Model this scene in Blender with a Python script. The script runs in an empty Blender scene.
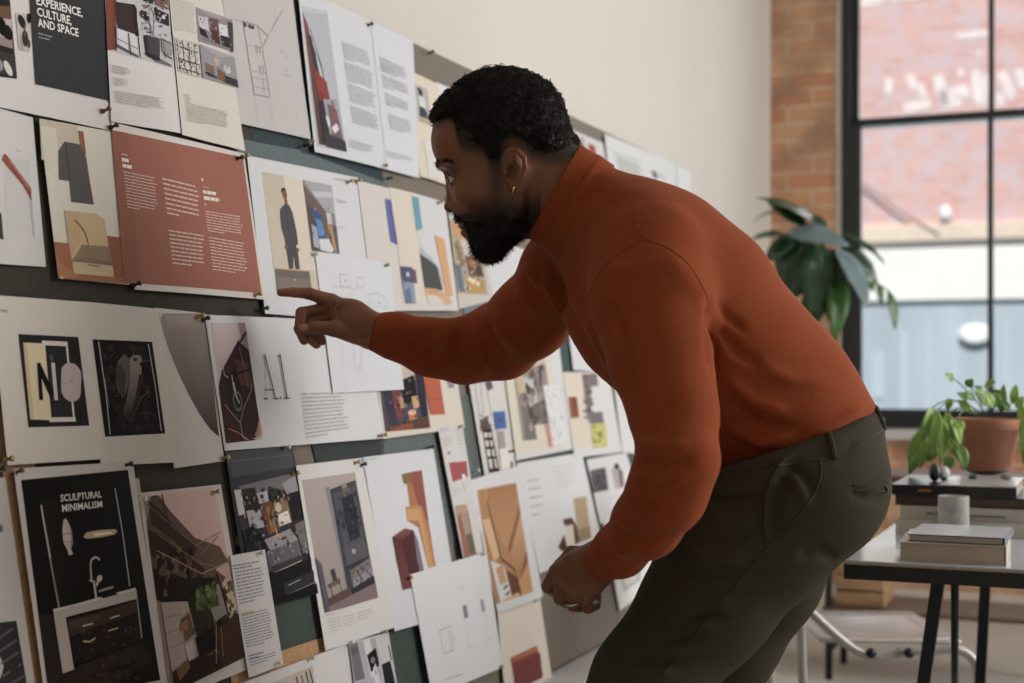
import bpy, bmesh, math, random
import numpy as np
from mathutils import Vector, Matrix
from mathutils.bvhtree import BVHTree
rnd = random.Random(7)
sc = bpy.context.scene
COL = sc.collection
F = 1422.0; CX = 512.0; HY = 367.0; CAMZ = 1.1

def P(u, v, Y):
    """point seen at photo pixel u,v at distance Y in front of the lens"""
    return np.array([(u - CX) / F * Y, Y, CAMZ - (v - HY) / F * Y])

# room axes: W runs along the pinboard wall, E points away from it into the room
PSI = math.radians(22.9)
W = np.array([math.sin(PSI), math.cos(PSI), 0.0]); E = np.array([math.cos(PSI), -math.sin(PSI), 0.0]); UPV = np.array([0, 0, 1.0])
CORNER = np.array([1.164, 6.4, 0.0])
def room(a, b, z):
    """a: metres back from the far wall, b: metres out from the pinboard wall"""
    return CORNER - W * a + E * b + UPV * z

# ---------- materials
def lin(c):
    c = c / 255.0
    return c / 12.92 if c <= .04045 else ((c + .055) / 1.055) ** 2.4
def hexlin(h, k=1.0, cap=.9):
    return tuple(min(cap, lin(int(h[i:i + 2], 16)) * k) for i in (0, 2, 4))
MATS = {}
def mat(name, color, rough=.6, metal=0.0, noise=None, bump=None, spec=.5, **kw):
    if name in MATS: return MATS[name]
    m = bpy.data.materials.new(name); m.use_nodes = True
    nt = m.node_tree; b = nt.nodes['Principled BSDF']
    b.inputs['Base Color'].default_value = (*color, 1); b.inputs['Roughness'].default_value = rough
    b.inputs['Metallic'].default_value = metal; b.inputs['Specular IOR Level'].default_value = spec
    tc = nt.nodes.new('ShaderNodeTexCoord')
    if noise:
        sc_, amt = noise[:2]
        n = nt.nodes.new('ShaderNodeTexNoise'); n.inputs['Scale'].default_value = sc_; n.inputs['Detail'].default_value = 5
        if len(noise) > 2:
            mp = nt.nodes.new('ShaderNodeMapping'); mp.inputs['Scale'].default_value = noise[2]
            nt.links.new(tc.outputs['Object'], mp.inputs[0]); nt.links.new(mp.outputs[0], n.inputs[0])
        else: nt.links.new(tc.outputs['Object'], n.inputs[0])
        r = nt.nodes.new('ShaderNodeMapRange'); r.inputs[1].default_value = .3; r.inputs[2].default_value = .7
        r.inputs[3].default_value = 1 - amt; r.inputs[4].default_value = 1 + amt
        nt.links.new(n.outputs[0], r.inputs[0])
        v = nt.nodes.new('ShaderNodeVectorMath'); v.operation = 'SCALE'; v.inputs[0].default_value = color
        nt.links.new(r.outputs[0], v.inputs['Scale']); nt.links.new(v.outputs[0], b.inputs['Base Color'])
    if bump:
        n2 = nt.nodes.new('ShaderNodeTexNoise'); n2.inputs['Scale'].default_value = bump[0]; n2.inputs['Detail'].default_value = 4
        nt.links.new(tc.outputs['Object'], n2.inputs[0])
        bp = nt.nodes.new('ShaderNodeBump'); bp.inputs['Strength'].default_value = bump[1]; bp.inputs['Distance'].default_value = bump[2] if len(bump) > 2 else .002
        nt.links.new(n2.outputs[0], bp.inputs['Height']); nt.links.new(bp.outputs[0], b.inputs['Normal'])
    for k, v_ in kw.items(): b.inputs[k].default_value = v_
    MATS[name] = m
    return m
def attr_mat(name, rough, bump=None, spec=.4, sheen=0.0, noise=None, **kw):
    m = mat(name, (.5, .5, .5), rough, bump=bump, spec=spec, **kw)
    nt = m.node_tree; b = nt.nodes['Principled BSDF']
    a = nt.nodes.new('ShaderNodeAttribute'); a.attribute_name = 'Col'
    if noise:
        n = nt.nodes.new('ShaderNodeTexNoise'); n.inputs['Scale'].default_value = noise[0]; n.inputs['Detail'].default_value = 6
        tc = nt.nodes.new('ShaderNodeTexCoord'); nt.links.new(tc.outputs['Object'], n.inputs[0])
        r = nt.nodes.new('ShaderNodeMapRange'); r.inputs[1].default_value = .3; r.inputs[2].default_value = .7
        r.inputs[3].default_value = 1 - noise[1]; r.inputs[4].default_value = 1 + noise[1]
        nt.links.new(n.outputs[0], r.inputs[0])
        v = nt.nodes.new('ShaderNodeVectorMath'); v.operation = 'SCALE'
        nt.links.new(a.outputs['Color'], v.inputs[0]); nt.links.new(r.outputs[0], v.inputs['Scale']); nt.links.new(v.outputs[0], b.inputs['Base Color'])
    else: nt.links.new(a.outputs['Color'], b.inputs['Base Color'])
    b.inputs['Sheen Weight'].default_value = sheen
    return m

# ---------- objects
def link(name, mesh, m=None, parent=None, smooth=False):
    if m: mesh.materials.append(m)
    o = bpy.data.objects.new(name, mesh); COL.objects.link(o)
    if parent: o.parent = parent
    if smooth: mesh.polygons.foreach_set('use_smooth', [True] * len(mesh.polygons))
    return o
def tag(o, label, cat, group=None, kind=None):
    if label: o['label'] = label
    if cat: o['category'] = cat
    if group: o['group'] = group
    if kind: o['kind'] = kind
    return o
def empty(name, loc, label, cat, group=None):
    o = bpy.data.objects.new(name, None); COL.objects.link(o); o.location = loc
    o.empty_display_size = .05
    return tag(o, label, cat, group)
def frombm(name, bm, m, parent=None, smooth=False):
    me = bpy.data.meshes.new(name); bm.normal_update(); bm.to_mesh(me); bm.free()
    o = link(name, me, m, None, smooth)
    if parent:
        o.parent = parent; o.matrix_parent_inverse = Matrix.Translation(parent.location).inverted() if parent.type == 'EMPTY' else Matrix.Identity(4)
    return o
def pydata(name, vs, fs, m, parent=None, smooth=False):
    me = bpy.data.meshes.new(name); me.from_pydata([tuple(map(float, v)) for v in vs], [], fs); me.update()
    o = link(name, me, m, None, smooth)
    if parent:
        o.parent = parent
        if parent.type == 'EMPTY': o.matrix_parent_inverse = Matrix.Translation(parent.location).inverted()
    return o
def box_into(bm, o, ax, ay, az, bevel=0.0):
    """box from corner o spanned by three vectors"""
    o, ax, ay, az = (np.array(t, float) for t in (o, ax, ay, az))
    vs = [bm.verts.new(o + ax * i + ay * j + az * k) for k in (0, 1) for j in (0, 1) for i in (0, 1)]
    fs = [(0, 2, 3, 1), (4, 5, 7, 6), (0, 1, 5, 4), (2, 6, 7, 3), (0, 4, 6, 2), (1, 3, 7, 5)]
    faces = [bm.faces.new([vs[i] for i in f]) for f in fs]
    bmesh.ops.recalc_face_normals(bm, faces=faces)
    if bevel > 0:
        es = list({e for f in faces for e in f.edges})
        bmesh.ops.bevel(bm, geom=es, offset=bevel, segments=2, profile=.7, affect='EDGES')
def box(name, o, ax, ay, az, m, parent=None, bevel=0.0):
    bm = bmesh.new(); box_into(bm, o, ax, ay, az, bevel); return frombm(name, bm, m, parent)
def tube_into(bm, pts, r, n=10, closed=False, cap=True):
    pts = [Vector(p) for p in pts]; N = len(pts)
    rs = r if hasattr(r, '__len__') else [r] * N
    prev = None; rings = []
    for i, p in enumerate(pts):
        if closed: t = (pts[(i + 1) % N] - pts[i - 1])
        else: t = pts[min(i + 1, N - 1)] - pts[max(i - 1, 0)]
        t.normalize()
        if prev is None:
            a = Vector((0, 0, 1)) if abs(t.z) < .9 else Vector((1, 0, 0)); x = t.cross(a).normalized()
        else: x = (prev - t * prev.dot(t)).normalized()
        prev = x; y = t.cross(x)
        rings.append([bm.verts.new(p + (x * math.cos(2 * math.pi * k / n) + y * math.sin(2 * math.pi * k / n)) * rs[i]) for k in range(n)])
    for i in range(N if closed else N - 1):
        a, b = rings[i], rings[(i + 1) % N]
        for k in range(n): bm.faces.new([a[k], a[(k + 1) % n], b[(k + 1) % n], b[k]])
    if cap and not closed:
        bm.faces.new(rings[0][::-1]); bm.faces.new(rings[-1])
def tube(name, pts, r, m, parent=None, n=10, closed=False):
    bm = bmesh.new(); tube_into(bm, pts, r, n, closed); return frombm(name, bm, m, parent, True)
def lathe_into(bm, base, prof, n=32, axis=(0, 0, 1), cap0=True, cap1=True):
    base = Vector(base); z = Vector(axis).normalized(); a = Vector((1, 0, 0)) if abs(z.x) < .9 else Vector((0, 1, 0))
    x = z.cross(a).normalized(); y = z.cross(x); rings = []
    for r, h in prof: rings.append([bm.verts.new(base + z * h + (x * math.cos(2 * math.pi * k / n) + y * math.sin(2 * math.pi * k / n)) * r) for k in range(n)])
    for a_, b_ in zip(rings, rings[1:]):
        for k in range(n): bm.faces.new([a_[k], a_[(k + 1) % n], b_[(k + 1) % n], b_[k]])
    if cap0: bm.faces.new(rings[0][::-1])
    if cap1: bm.faces.new(rings[-1])
    bmesh.ops.recalc_face_normals(bm, faces=bm.faces)
def lathe(name, base, prof, m, parent=None, n=32, axis=(0, 0, 1), cap0=True, cap1=True):
    bm = bmesh.new(); lathe_into(bm, base, prof, n, axis, cap0, cap1); return frombm(name, bm, m, parent, True)
def spline(pts, n=8):
    """Catmull-Rom through points"""
    pts = [np.array(p, float) for p in pts]; q = [2 * pts[0] - pts[1]] + pts + [2 * pts[-1] - pts[-2]]; out = []
    for i in range(1, len(q) - 2):
        for k in range(n):
            t = k / n; a, b, c, d = q[i - 1:i + 3]
            out.append(.5 * ((2 * b) + (-a + c) * t + (2 * a - 5 * b + 4 * c - d) * t * t + (-a + 3 * b - 3 * c + d) * t ** 3))
    out.append(pts[-1]); return out
# =====================================================  ROOM
M_plaster = mat('painted plaster', (.66, .62, .555), .85, noise=(1.3, .035, (1, 1, .25)), bump=(14, .12, .01))
def brick_mat(name, c1, c2, c3, mortar, scale=1.0, soft=.5):
    m = bpy.data.materials.new(name); m.use_nodes = True; nt = m.node_tree; b = nt.nodes['Principled BSDF']; b.inputs['Roughness'].default_value = .9
    uv = nt.nodes.new('ShaderNodeUVMap')
    br = nt.nodes.new('ShaderNodeTexBrick'); br.inputs['Scale'].default_value = 1.0
    br.inputs['Brick Width'].default_value = .225; br.inputs['Row Height'].default_value = .075; br.inputs['Mortar Size'].default_value = .006
    br.inputs['Mortar Smooth'].default_value = soft; br.inputs['Bias'].default_value = 0
    br.inputs['Color1'].default_value = (*c1, 1); br.inputs['Color2'].default_value = (*c2, 1); br.inputs['Mortar'].default_value = (*mortar, 1)
    nt.links.new(uv.outputs[0], br.inputs['Vector'])
    n = nt.nodes.new('ShaderNodeTexNoise'); n.inputs['Scale'].default_value = 5; n.inputs['Detail'].default_value = 6
    nt.links.new(uv.outputs[0], n.inputs[0])
    r = nt.nodes.new('ShaderNodeMapRange'); r.inputs[1].default_value = .42; r.inputs[2].default_value = .62
    nt.links.new(n.outputs[0], r.inputs[0])
    mx = nt.nodes.new('ShaderNodeMix'); mx.data_type = 'RGBA'; mx.inputs[7].default_value = (*c3, 1)
    ml = nt.nodes.new('ShaderNodeMath'); ml.operation = 'MULTIPLY'; ml.inputs[1].default_value = .8
    nt.links.new(r.outputs[0], ml.inputs[0]); nt.links.new(ml.outputs[0], mx.inputs[0])
    nt.links.new(br.outputs[0], mx.inputs[6]); nt.links.new(mx.outputs[2], b.inputs['Base Color'])
    bp = nt.nodes.new('ShaderNodeBump'); bp.inputs['Strength'].default_value = .5; bp.inputs['Distance'].default_value = .006; bp.invert = True
    nt.links.new(br.outputs['Fac'], bp.inputs['Height']); nt.links.new(bp.outputs[0], b.inputs['Normal'])
    return m
M_brick = brick_mat('warm old brick', (.56, .25, .13), (.64, .40, .23), (.34, .19, .13), (.68, .54, .40))
def uvbox(name, o, ax, ay, az, m, kind='structure'):
    """brick solid whose UVs run in metres"""
    ob = box(name, o, ax, ay, az, m)
    me = ob.data; uvl = me.uv_layers.new(name='UVMap')
    o = np.array(o)
    for p in me.polygons:
        n = np.array(p.normal)
        for li in p.loop_indices:
            co = np.array(me.vertices[me.loops[li].vertex_index].co)
            h = co @ E if abs(n @ W) > .5 else (co @ W if abs(n @ E) > .5 else co @ E)
            z = co[2] if abs(n[2]) < .5 else co @ W
            uvl.data[li].uv = (h + 3.03, z + 2.012)
    tag(ob, None, None, kind=kind); return ob
H = 3.7
def struct(o): tag(o, None, None, kind='structure'); return o
struct(box('wall_left', room(8.6, -.15, 0), W * 8.9, E * .15, UPV * H, M_plaster))
M_floor = mat('pale concrete floor', (.50, .47, .43), .55, noise=(2.2, .08), bump=(30, .1, .002))
struct(box('floor', room(8.6, -.15, -.1), W * 8.9, E * 7.5, UPV * .1, M_floor))
M_ceil = mat('white ceiling', (.6, .58, .55), .9, bump=(20, .05))
struct(box('ceiling', room(8.6, -.15, H), W * 8.9, E * 7.5, UPV * .12, M_ceil))
struct(box('wall_back', room(8.75, -.15, 0), W * .15, E * 7.5, UPV * H, M_plaster))
# far wall: brick pier, window opening 2.4 m wide, brick below and beyond
J0 = .30; J1 = 3.2; SILL = .83; HEADZ = 3.45; T = .34
uvbox('wall_far', room(0, 0, 0), W * T, E * J0, UPV * H, M_brick)
uvbox('wall_far_under_window', room(0, J0, 0), W * T, E * (J1 - J0), UPV * (SILL - .03), M_brick)
uvbox('wall_far_beyond_window', room(0, J1, 0), W * T, E * (7.35 - J1), UPV * H, M_brick)
uvbox('wall_far_over_window', room(0, J0, HEADZ), W * T, E * (J1 - J0), UPV * (H - HEADZ), M_brick)
M_sill = mat('white painted sill', (.62, .60, .58), .4, bump=(30, .08))
struct(box('trim_1', room(.05, J0, SILL - .045), W * .36, E * (J1 - J0), UPV * .045, M_sill, bevel=.006))
M_base = mat('cream plinth', (.56, .50, .42), .6, noise=(6, .05))
struct(box('baseboard_far', room(.03, .02, 0), W * .03, E * 7.2, UPV * .14, M_base, bevel=.006))
# light mortar edge where brick meets the frame
M_mort = mat('pale mortar reveal', (.50, .40, .32), .9, noise=(20, .15))
struct(box('trim_2', room(.004, J0 - .012, SILL), W * .2, E * .016, UPV * (HEADZ - SILL), M_mort))
# window
M_frame = mat('dark green-black window paint', (.018, .021, .022), .42, bump=(40, .05))
wr = bpy.data.objects.new('window_1', None); COL.objects.link(wr); wr.location = room(-.08, (J0 + J1) / 2, SILL); tag(wr, None, None, kind='structure')
bm = bmesh.new()
def fr(a, b, z, la, lb, lz, bev=.004): box_into(bm, room(a, b, z), W * la, E * lb, UPV * lz, bev)
fr(-.06, J0, SILL, .14, .045, HEADZ - SILL); fr(-.06, J1 - .045, SILL, .14, .045, HEADZ - SILL)
fr(-.06, J0, HEADZ - .05, .14, J1 - J0, .05); fr(-.06, J0, SILL, .14, J1 - J0, .035)
frombm('window_frame', bm, M_frame, wr)
ZM = 2.183
gl = bpy.data.materials.new('window glass'); gl.use_nodes = True; nt = gl.node_tree; nt.nodes.clear()
out = nt.nodes.new('ShaderNodeOutputMaterial'); tr = nt.nodes.new('ShaderNodeBsdfTransparent'); gs = nt.nodes.new('ShaderNodeBsdfGlossy'); gs.inputs['Roughness'].default_value = .02
fz = nt.nodes.new('ShaderNodeFresnel'); fz.inputs[0].default_value = 1.35; mxs = nt.nodes.new('ShaderNodeMixShader'); tr.inputs[0].default_value = (.95, .97, .97, 1)
nt.links.new(fz.outputs[0], mxs.inputs[0]); nt.links.new(tr.outputs[0], mxs.inputs[1]); nt.links.new(gs.outputs[0], mxs.inputs[2]); nt.links.new(mxs.outputs[0], out.inputs[0])
def sash(name, a, z0, z1, railb, railt, stile):
    bm = bmesh.new(); b0, b1 = J0 + .045, J1 - .045
    for (b, z, lb, lz) in ((b0, z0, stile, z1 - z0), (b1 - stile, z0, stile, z1 - z0), (b0, z0, b1 - b0, railb), (b0, z1 - railt, b1 - b0, railt)):
        box_into(bm, room(a, b, z), W * .04, E * lb, UPV * lz, .003)
    for k in range(1, 4):
        b = J0 + .045 + .035 + k * .567 - .012
        if b < b1 - .1: box_into(bm, room(a - .006, b - .012, z0), W * .03, E * .024, UPV * (z1 - z0), .002)
    s = frombm(name, bm, M_frame, wr)
    g = box('pane', room(a - .02, b0 + .02, z0 + .02), W * .004, E * (b1 - b0 - .04), UPV * (z1 - z0 - .04), gl)
    g.parent = s
sash('upper_sash', -.11, ZM - .018, HEADZ - .05, .036, .05, .028)
sash('lower_sash', -.065, SILL + .035, ZM + .018, .05, .036, .045)
# ledge the board stands on
M_ledge = mat('white painted ledge', (.60, .58, .56), .5, bump=(20, .06))
# =====================================================  ACROSS THE STREET
OUT = 9.0   # metres beyond the far wall
M_xbrick = brick_mat('sunlit red brick', (.62, .34, .31), (.70, .43, .40), (.62, .50, .55), (.68, .57, .57))
bx = empty('brick_building', room(-OUT, 4, -3), 'red brick building across the street seen through the window', 'building')
def seg(name, a, b, z, la, lb, lz, m, brick=False, bev=0):
    o = uvbox(name, room(a + la, b, z), W * la, E * lb, UPV * lz, m, kind=None) if brick else box(name, room(a + la, b, z), W * la, E * lb, UPV * lz, m, bevel=bev)
    if 'kind' in o: del o['kind']
    o.parent = bx; o.matrix_parent_inverse = Matrix.Translation(bx.location).inverted(); return o
def zat(v, a=OUT):   # height of photo row v on the facade, near the window centre
    Y = 6.0 + a; return CAMZ - (v - HY) / F * Y
z1, z2, z3 = zat(226), zat(243), zat(301)
seg('upper_wall', -OUT - .3, -8, z1, .3, 24, 9, M_xbrick, True)
seg('stone_ledge', -OUT - .3, -8, z2, .36, 24, z1 - z2, mat('beige stone ledge', (.72, .60, .50), .8, noise=(6, .06)), bev=.02)
seg('white_wall', -OUT - .3, -8, z3, .30, 24, z2 - z3, mat('white painted masonry', (.84, .83, .80), .7, noise=(3, .03)))
seg('lower_wall', -OUT - .3, -8, -3, .30, 24, z3 + 3, mat('blue grey render', (.42, .48, .55), .7, noise=(2.5, .12, (1, 1, .15))))
seg('gutter', -OUT - .3, -8, z3 - .02, .33, 24, .022, mat('dark gutter', (.12, .15, .17), .5))
M_pl = mat('pale blue panel', (.46, .53, .61), .6)
def onfac(u, v, a=OUT):
    """b coordinate on the facade seen at photo pixel"""
    d = np.array([(u - CX) / F, 1.0, -(v - HY) / F]); o = np.array([0, 0, CAMZ])
    nn = W; t = ((CORNER + W * a - o) @ nn) / (d @ nn); p = o + d * t; return (p - CORNER) @ E, p[2]
for (u0, v0, u1, v1) in ((872, 352, 884, 398), (900, 330, 908, 412), (925, 318, 930, 412), (952, 325, 958, 412), (1003, 322, 1008, 410)):
    b0, za = onfac(u0, v0); b1, zb = onfac(u1, v1)
    seg('panel_batten', -OUT - .05, b0, zb, .06, b1 - b0, za - zb, M_pl)
# oval lit sign and small wall lamp
M_wh = mat('white enamel', (.86, .86, .86), .4)
b, z = onfac(976, 334)
bm = bmesh.new(); lathe_into(bm, (0, 0, 0), [(.12, 0), (.125, .03), (.10, .05)], 24)
bmesh.ops.transform(bm, matrix=Matrix(((1.35, 0, 0), (0, .85, 0), (0, 0, 1))), verts=bm.verts)
bmesh.ops.transform(bm, matrix=Matrix.Translation(room(-OUT + .03, b, z)) @ Matrix([[E[0], 0, -W[0]], [E[1], 0, -W[1]], [0, 1, 0]]).to_4x4(), verts=bm.verts)
so = frombm('oval_sign', bm, M_wh, None); tag(so, 'small white oval sign on the blue grey lower wall outside', 'sign')
b, z = onfac(946, 213)
bm = bmesh.new(); lathe_into(bm, (0, 0, 0), [(.02, 0), (.055, .03), (.06, .10), (.035, .16), (.01, .17)], 20)
bmesh.ops.transform(bm, matrix=Matrix.Translation(room(-OUT + .045, b, z - .1)), verts=bm.verts)
lo = frombm('wall_lamp', bm, M_wh, None, True); tag(lo, 'small white bulb lamp on the brick wall outside', 'lamp')
# faded painted letters, only fragments remain
M_paint = mat('faded white wall paint', (.80, .70, .70), .9, noise=(14, .12))
frag = ["885 78 893 76 892 92 885 97", "905 76 913 74 919 84 913 92 907 84", "932 78 943 73 947 92 950 104 941 108 935 90", "903 104 930 98 931 108 905 114",
        "938 92 948 88 962 99 960 107 943 110", "951 88 966 84 971 97 958 98", "957 70 964 68 966 77 958 78", "971 72 979 69 985 82 988 104 976 107 972 92",
        "984 76 990 74 990 100 985 98", "997 74 1005 70 1016 92 1012 103 1003 92", "997 92 1004 96 1006 106 996 106", "1014 70 1022 68 1030 84 1020 90",
        "915 84 922 82 927 97 920 98", "976 52 982 51 982 55 977 56", "858 8 880 4 885 -2 862 -2", "890 2 925 -2 928 -8 892 -6", "955 40 990 36 991 30 957 33"]
for s in frag:
    c = list(map(float, s.split())); vs = []; bm = bmesh.new()
    for i in range(0, len(c), 2):
        b, z = onfac(c[i], c[i + 1]); vs.append((b, z))
    top = [bm.verts.new(room(-OUT + .006, b, z)) for b, z in vs]; bot = [bm.verts.new(room(-OUT - .004, b, z)) for b, z in vs]
    bm.faces.new(top); bm.faces.new(bot[::-1])
    for i in range(len(vs)): bm.faces.new([top[i], bot[i], bot[(i + 1) % len(vs)], top[(i + 1) % len(vs)]])
    bmesh.ops.recalc_face_normals(bm, faces=bm.faces)
    frombm('painted_letter', bm, M_paint, bx)
# thin dark cable across the facade
bp_, zp_ = onfac(858, 180); bq_, zq_ = onfac(940, 236)
cb = tube('cable', [room(-OUT + .06, bp_, zp_), room(-OUT + .06, (bp_ + bq_) / 2, (zp_ + zq_) / 2 - .03), room(-OUT + .06, bq_, zq_)], .012, mat('dark cable', (.2, .15, .15), .6)); cb.parent = bx; cb.matrix_parent_inverse = Matrix.Translation(bx.location).inverted()
tag(box('street', room(-OUT + .02, -8, -3.1), W * 12, E * 24, UPV * .1, mat('street asphalt', (.25, .25, .25), .9, noise=(4, .1))), None, None, kind='structure')
# =====================================================  PINBOARD AND SHEETS
BETA = math.radians(7.0)
BN = E * math.cos(BETA) + UPV * math.sin(BETA)          # out of the board
BUP = UPV * math.cos(BETA) - E * math.sin(BETA)
BM = np.array([-.4656, 2.231, 1.1])
def onb(u, v, off=0.0):
    """point of the leaning board seen at photo pixel u,v"""
    d = np.array([(u - CX) / F, 1.0, -(v - HY) / F]); o = np.array([0, 0, CAMZ])
    return o + d * (((BM - o) @ BN + off) / (d @ BN))
def bxy(u, v, off=0.0):
    p = onb(u, v, off) - BM; return np.array([p @ W, p @ BUP])
def bpt(xy, off): return BM + W * xy[0] + BUP * xy[1] + BN * off
M_print = attr_mat('printed paper', .68, bump=(60, .06, .001), spec=.07)
M_gloss = attr_mat('glossy print', .36, bump=(60, .05, .001), spec=.05)
KP = 1.22
def hexlin(h, k=1.0, cap=.9):
    c = [min(cap, lin(int(h[i:i + 2], 16)) * k) for i in (0, 2, 4)]
    g = .3 * c[0] + .6 * c[1] + .1 * c[2]; a = .16 if k == KP else 0    # printer's ink is a little duller than the screen colour
    return tuple(x * (1 - a) + g * a for x in c)
class Sheet:
    def __init__(s, quad, z, seed, flat=False):
        s.z = z; s.q = [bxy(*quad[i:i + 2], z) for i in (0, 2, 4, 6)]
        r = random.Random(seed)
        s.A = 0 if flat else r.uniform(.0006, .0016); s.B = 0 if flat else r.uniform(.0006, .0026); s.C = 0 if flat else r.uniform(-.001, .0014); s.ph = r.uniform(0, 1)
        s.o = s.q[0]; s.ex = s.q[1] - s.q[0]; s.ey = s.q[3] - s.q[0]
        s.bm = bmesh.new(); s.cl = s.bm.verts.layers.float_color.new('Col'); s.layer = 0; s.fr = None
    def off(s, xy):
        d = xy - s.o; a = d @ s.ex / (s.ex @ s.ex); b = d @ s.ey / (s.ey @ s.ey)
        a = min(1.1, max(-.1, a)); b = min(1.1, max(-.1, b))
        w = s.A * (1 - math.cos(2 * math.pi * a)) / 2 * (.4 + b) + s.B * b * b * (.35 + .65 * (a if s.ph > .5 else 1 - a)) + s.C * b * math.sin(math.pi * a * 1.5 + s.ph)
        return s.z + max(0.0, w)
    def xy(s, u, v):
        if s.fr:
            a, b = u / 100, v / 100; q = s.fr
            return (q[0] * (1 - a) + q[1] * a) * (1 - b) + (q[3] * (1 - a) + q[2] * a) * b
        return bxy(u, v, s.z + .001)
    def poly(s, pts, col, maxl=.035):
        """pts board coords, col function(board xy)->rgb"""
        if len(pts) < 3: return
        s.layer += 1; lo = .00025 + .00006 * s.layer
        b2 = bmesh.new()
        vs = [b2.verts.new((p[0], p[1], 0)) for p in pts]
        try: f = b2.faces.new(vs)
        except ValueError: b2.free(); return
        b2.normal_update()
        if f.normal.z < 0: f.normal_flip()
        if len(pts) > 3: bmesh.ops.triangulate(b2, faces=b2.faces[:])
        for _ in range(4):
            es = [e for e in b2.edges if e.calc_length() > maxl]
            if not es: break
            bmesh.ops.subdivide_edges(b2, edges=es, cuts=1); bmesh.ops.triangulate(b2, faces=[f for f in b2.faces if len(f.verts) > 3])
        mp = {}
        for v in b2.verts:
            q = np.array(v.co[:2]); nv = s.bm.verts.new(bpt(q, s.off(q) + lo)); nv[s.cl] = (*col(q), 1); mp[v] = nv
        for f in b2.faces: s.bm.faces.new([mp[v] for v in f.verts])
        b2.free()
    def base(s, c, thick=.0003):
        n = 22; col = hexlin(c, KP); g = {}
        for side, o in ((0, 0.0), (1, -thick)):
            for i in range(n + 1):
                for j in range(n + 1):
                    a, b = i / n, j / n
                    p = (s.q[0] * (1 - a) + s.q[1] * a) * (1 - b) + (s.q[3] * (1 - a) + s.q[2] * a) * b
                    v = s.bm.verts.new(bpt(p, s.off(p) + o)); v[s.cl] = (*col, 1); g[side, i, j] = v
        for i in range(n):
            for j in range(n):
                s.bm.faces.new([g[0, i, j], g[0, i, j + 1], g[0, i + 1, j + 1], g[0, i + 1, j]])
                s.bm.faces.new([g[1, i, j], g[1, i + 1, j], g[1, i + 1, j + 1], g[1, i, j + 1]])
        for i in range(n):
            for j, fl in ((0, 0), (n, 1)):
                q = [g[0, i, j], g[0, i + 1, j], g[1, i + 1, j], g[1, i, j]]; s.bm.faces.new(q[::-1] if fl else q)
                q = [g[0, j, i], g[0, j, i + 1], g[1, j, i + 1], g[1, j, i]]; s.bm.faces.new(q if fl else q[::-1])
    def word(s, c, text, quad):
        cu = bpy.data.curves.new('t', 'FONT'); cu.body = text; cu.size = 1; cu.offset = .018; cu.resolution_u = 2
        ob = bpy.data.objects.new('t', cu); COL.objects.link(ob); bpy.context.view_layer.update()
        me = bpy.data.meshes.new_from_object(ob.evaluated_get(bpy.context.evaluated_depsgraph_get()))
        xs = [v.co.x for v in me.vertices]; ys = [v.co.y for v in me.vertices]; x0, x1, y0, y1 = min(xs), max(xs), 0.0, .73 if text.isupper() or ',' in text else max(ys)
        s.layer += 1; lo = .00025 + .00006 * s.layer; q = [s.xy(*quad[i:i + 2]) for i in (0, 2, 4, 6)]; col = hexlin(c, KP); vv = []
        for v in me.vertices:
            a = (v.co.x - x0) / (x1 - x0); b = 1 - (v.co.y - y0) / (y1 - y0)
            p = (q[0] * (1 - a) + q[1] * a) * (1 - b) + (q[3] * (1 - a) + q[2] * a) * b
            n = s.bm.verts.new(bpt(p, s.off(p) + lo)); n[s.cl] = (*col, 1); vv.append(n)
        for p in me.polygons:
            try: s.bm.faces.new([vv[i] for i in p.vertices])
            except ValueError: pass
        bpy.data.objects.remove(ob); bpy.data.curves.remove(cu); bpy.data.meshes.remove(me)
    def draw(s, spec):
        for line in spec.strip().split('\n'):
            t = line.split()
            if not t: continue
            k = t[0]
            if k == 'q':
                c = list(map(float, t[1:])); s.fr = [bxy(*c[i:i + 2], s.z + .001) for i in (0, 2, 4, 6)] if c else None; continue
            if k == 'f':
                c = list(map(float, t[2:])); col = hexlin(t[1], KP); s.poly([s.xy(c[i], c[i + 1]) for i in range(0, len(c), 2)], lambda q, col=col: col)
            elif k in 'gh':
                c = list(map(float, t[3:])); pts = [s.xy(c[i], c[i + 1]) for i in range(0, len(c), 2)]; ax = 1 if k == 'g' else 0
                lo_, hi_ = min(p[ax] for p in pts), max(p[ax] for p in pts); A, B = np.array(hexlin(t[1], KP)), np.array(hexlin(t[2], KP))
                def colf(q):
                    w = (q[ax] - lo_) / (hi_ - lo_)
                    if ax == 1: w = 1 - w
                    return tuple(A * (1 - w) + B * w)
                s.poly(pts, colf, .015)
            elif k == 'e':
                cu, cv, ru, rv, an = map(float, t[2:7]); an = math.radians(an); col = hexlin(t[1], KP)
                pts = [s.xy(cu + ru * math.cos(x) * math.cos(an) - rv * math.sin(x) * math.sin(an), cv + ru * math.cos(x) * math.sin(an) + rv * math.sin(x) * math.cos(an)) for x in [i * math.pi / 10 for i in range(20)]]
                s.poly(pts, lambda q, col=col: col)
            elif k == 'l':
                w = float(t[2]) * .5; c = list(map(float, t[3:])); col = hexlin(t[1], KP)
                ps = [s.xy(c[i], c[i + 1]) for i in range(0, len(c), 2)]; w *= .0017
                for a, b in zip(ps, ps[1:]):
                    d = b - a; L = math.hypot(*d)
                    if L < 1e-6: continue
                    n = np.array([-d[1], d[0]]) / L * w; s.poly([a + n, b + n, b - n, a - n], lambda q, col=col: col)
            elif k == 't':       # rows of fine type
                n = int(t[2]); fill = float(t[3]) * .78; c = list(map(float, t[4:])); q = [s.xy(*c[i:i + 2]) for i in (0, 2, 4, 6)]; col = tuple(.72 * x + .28 * y for x, y in zip(hexlin(t[1], KP), (.6, .58, .56)))
                r = random.Random(int(c[0] * 7 + c[1])); 
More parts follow.
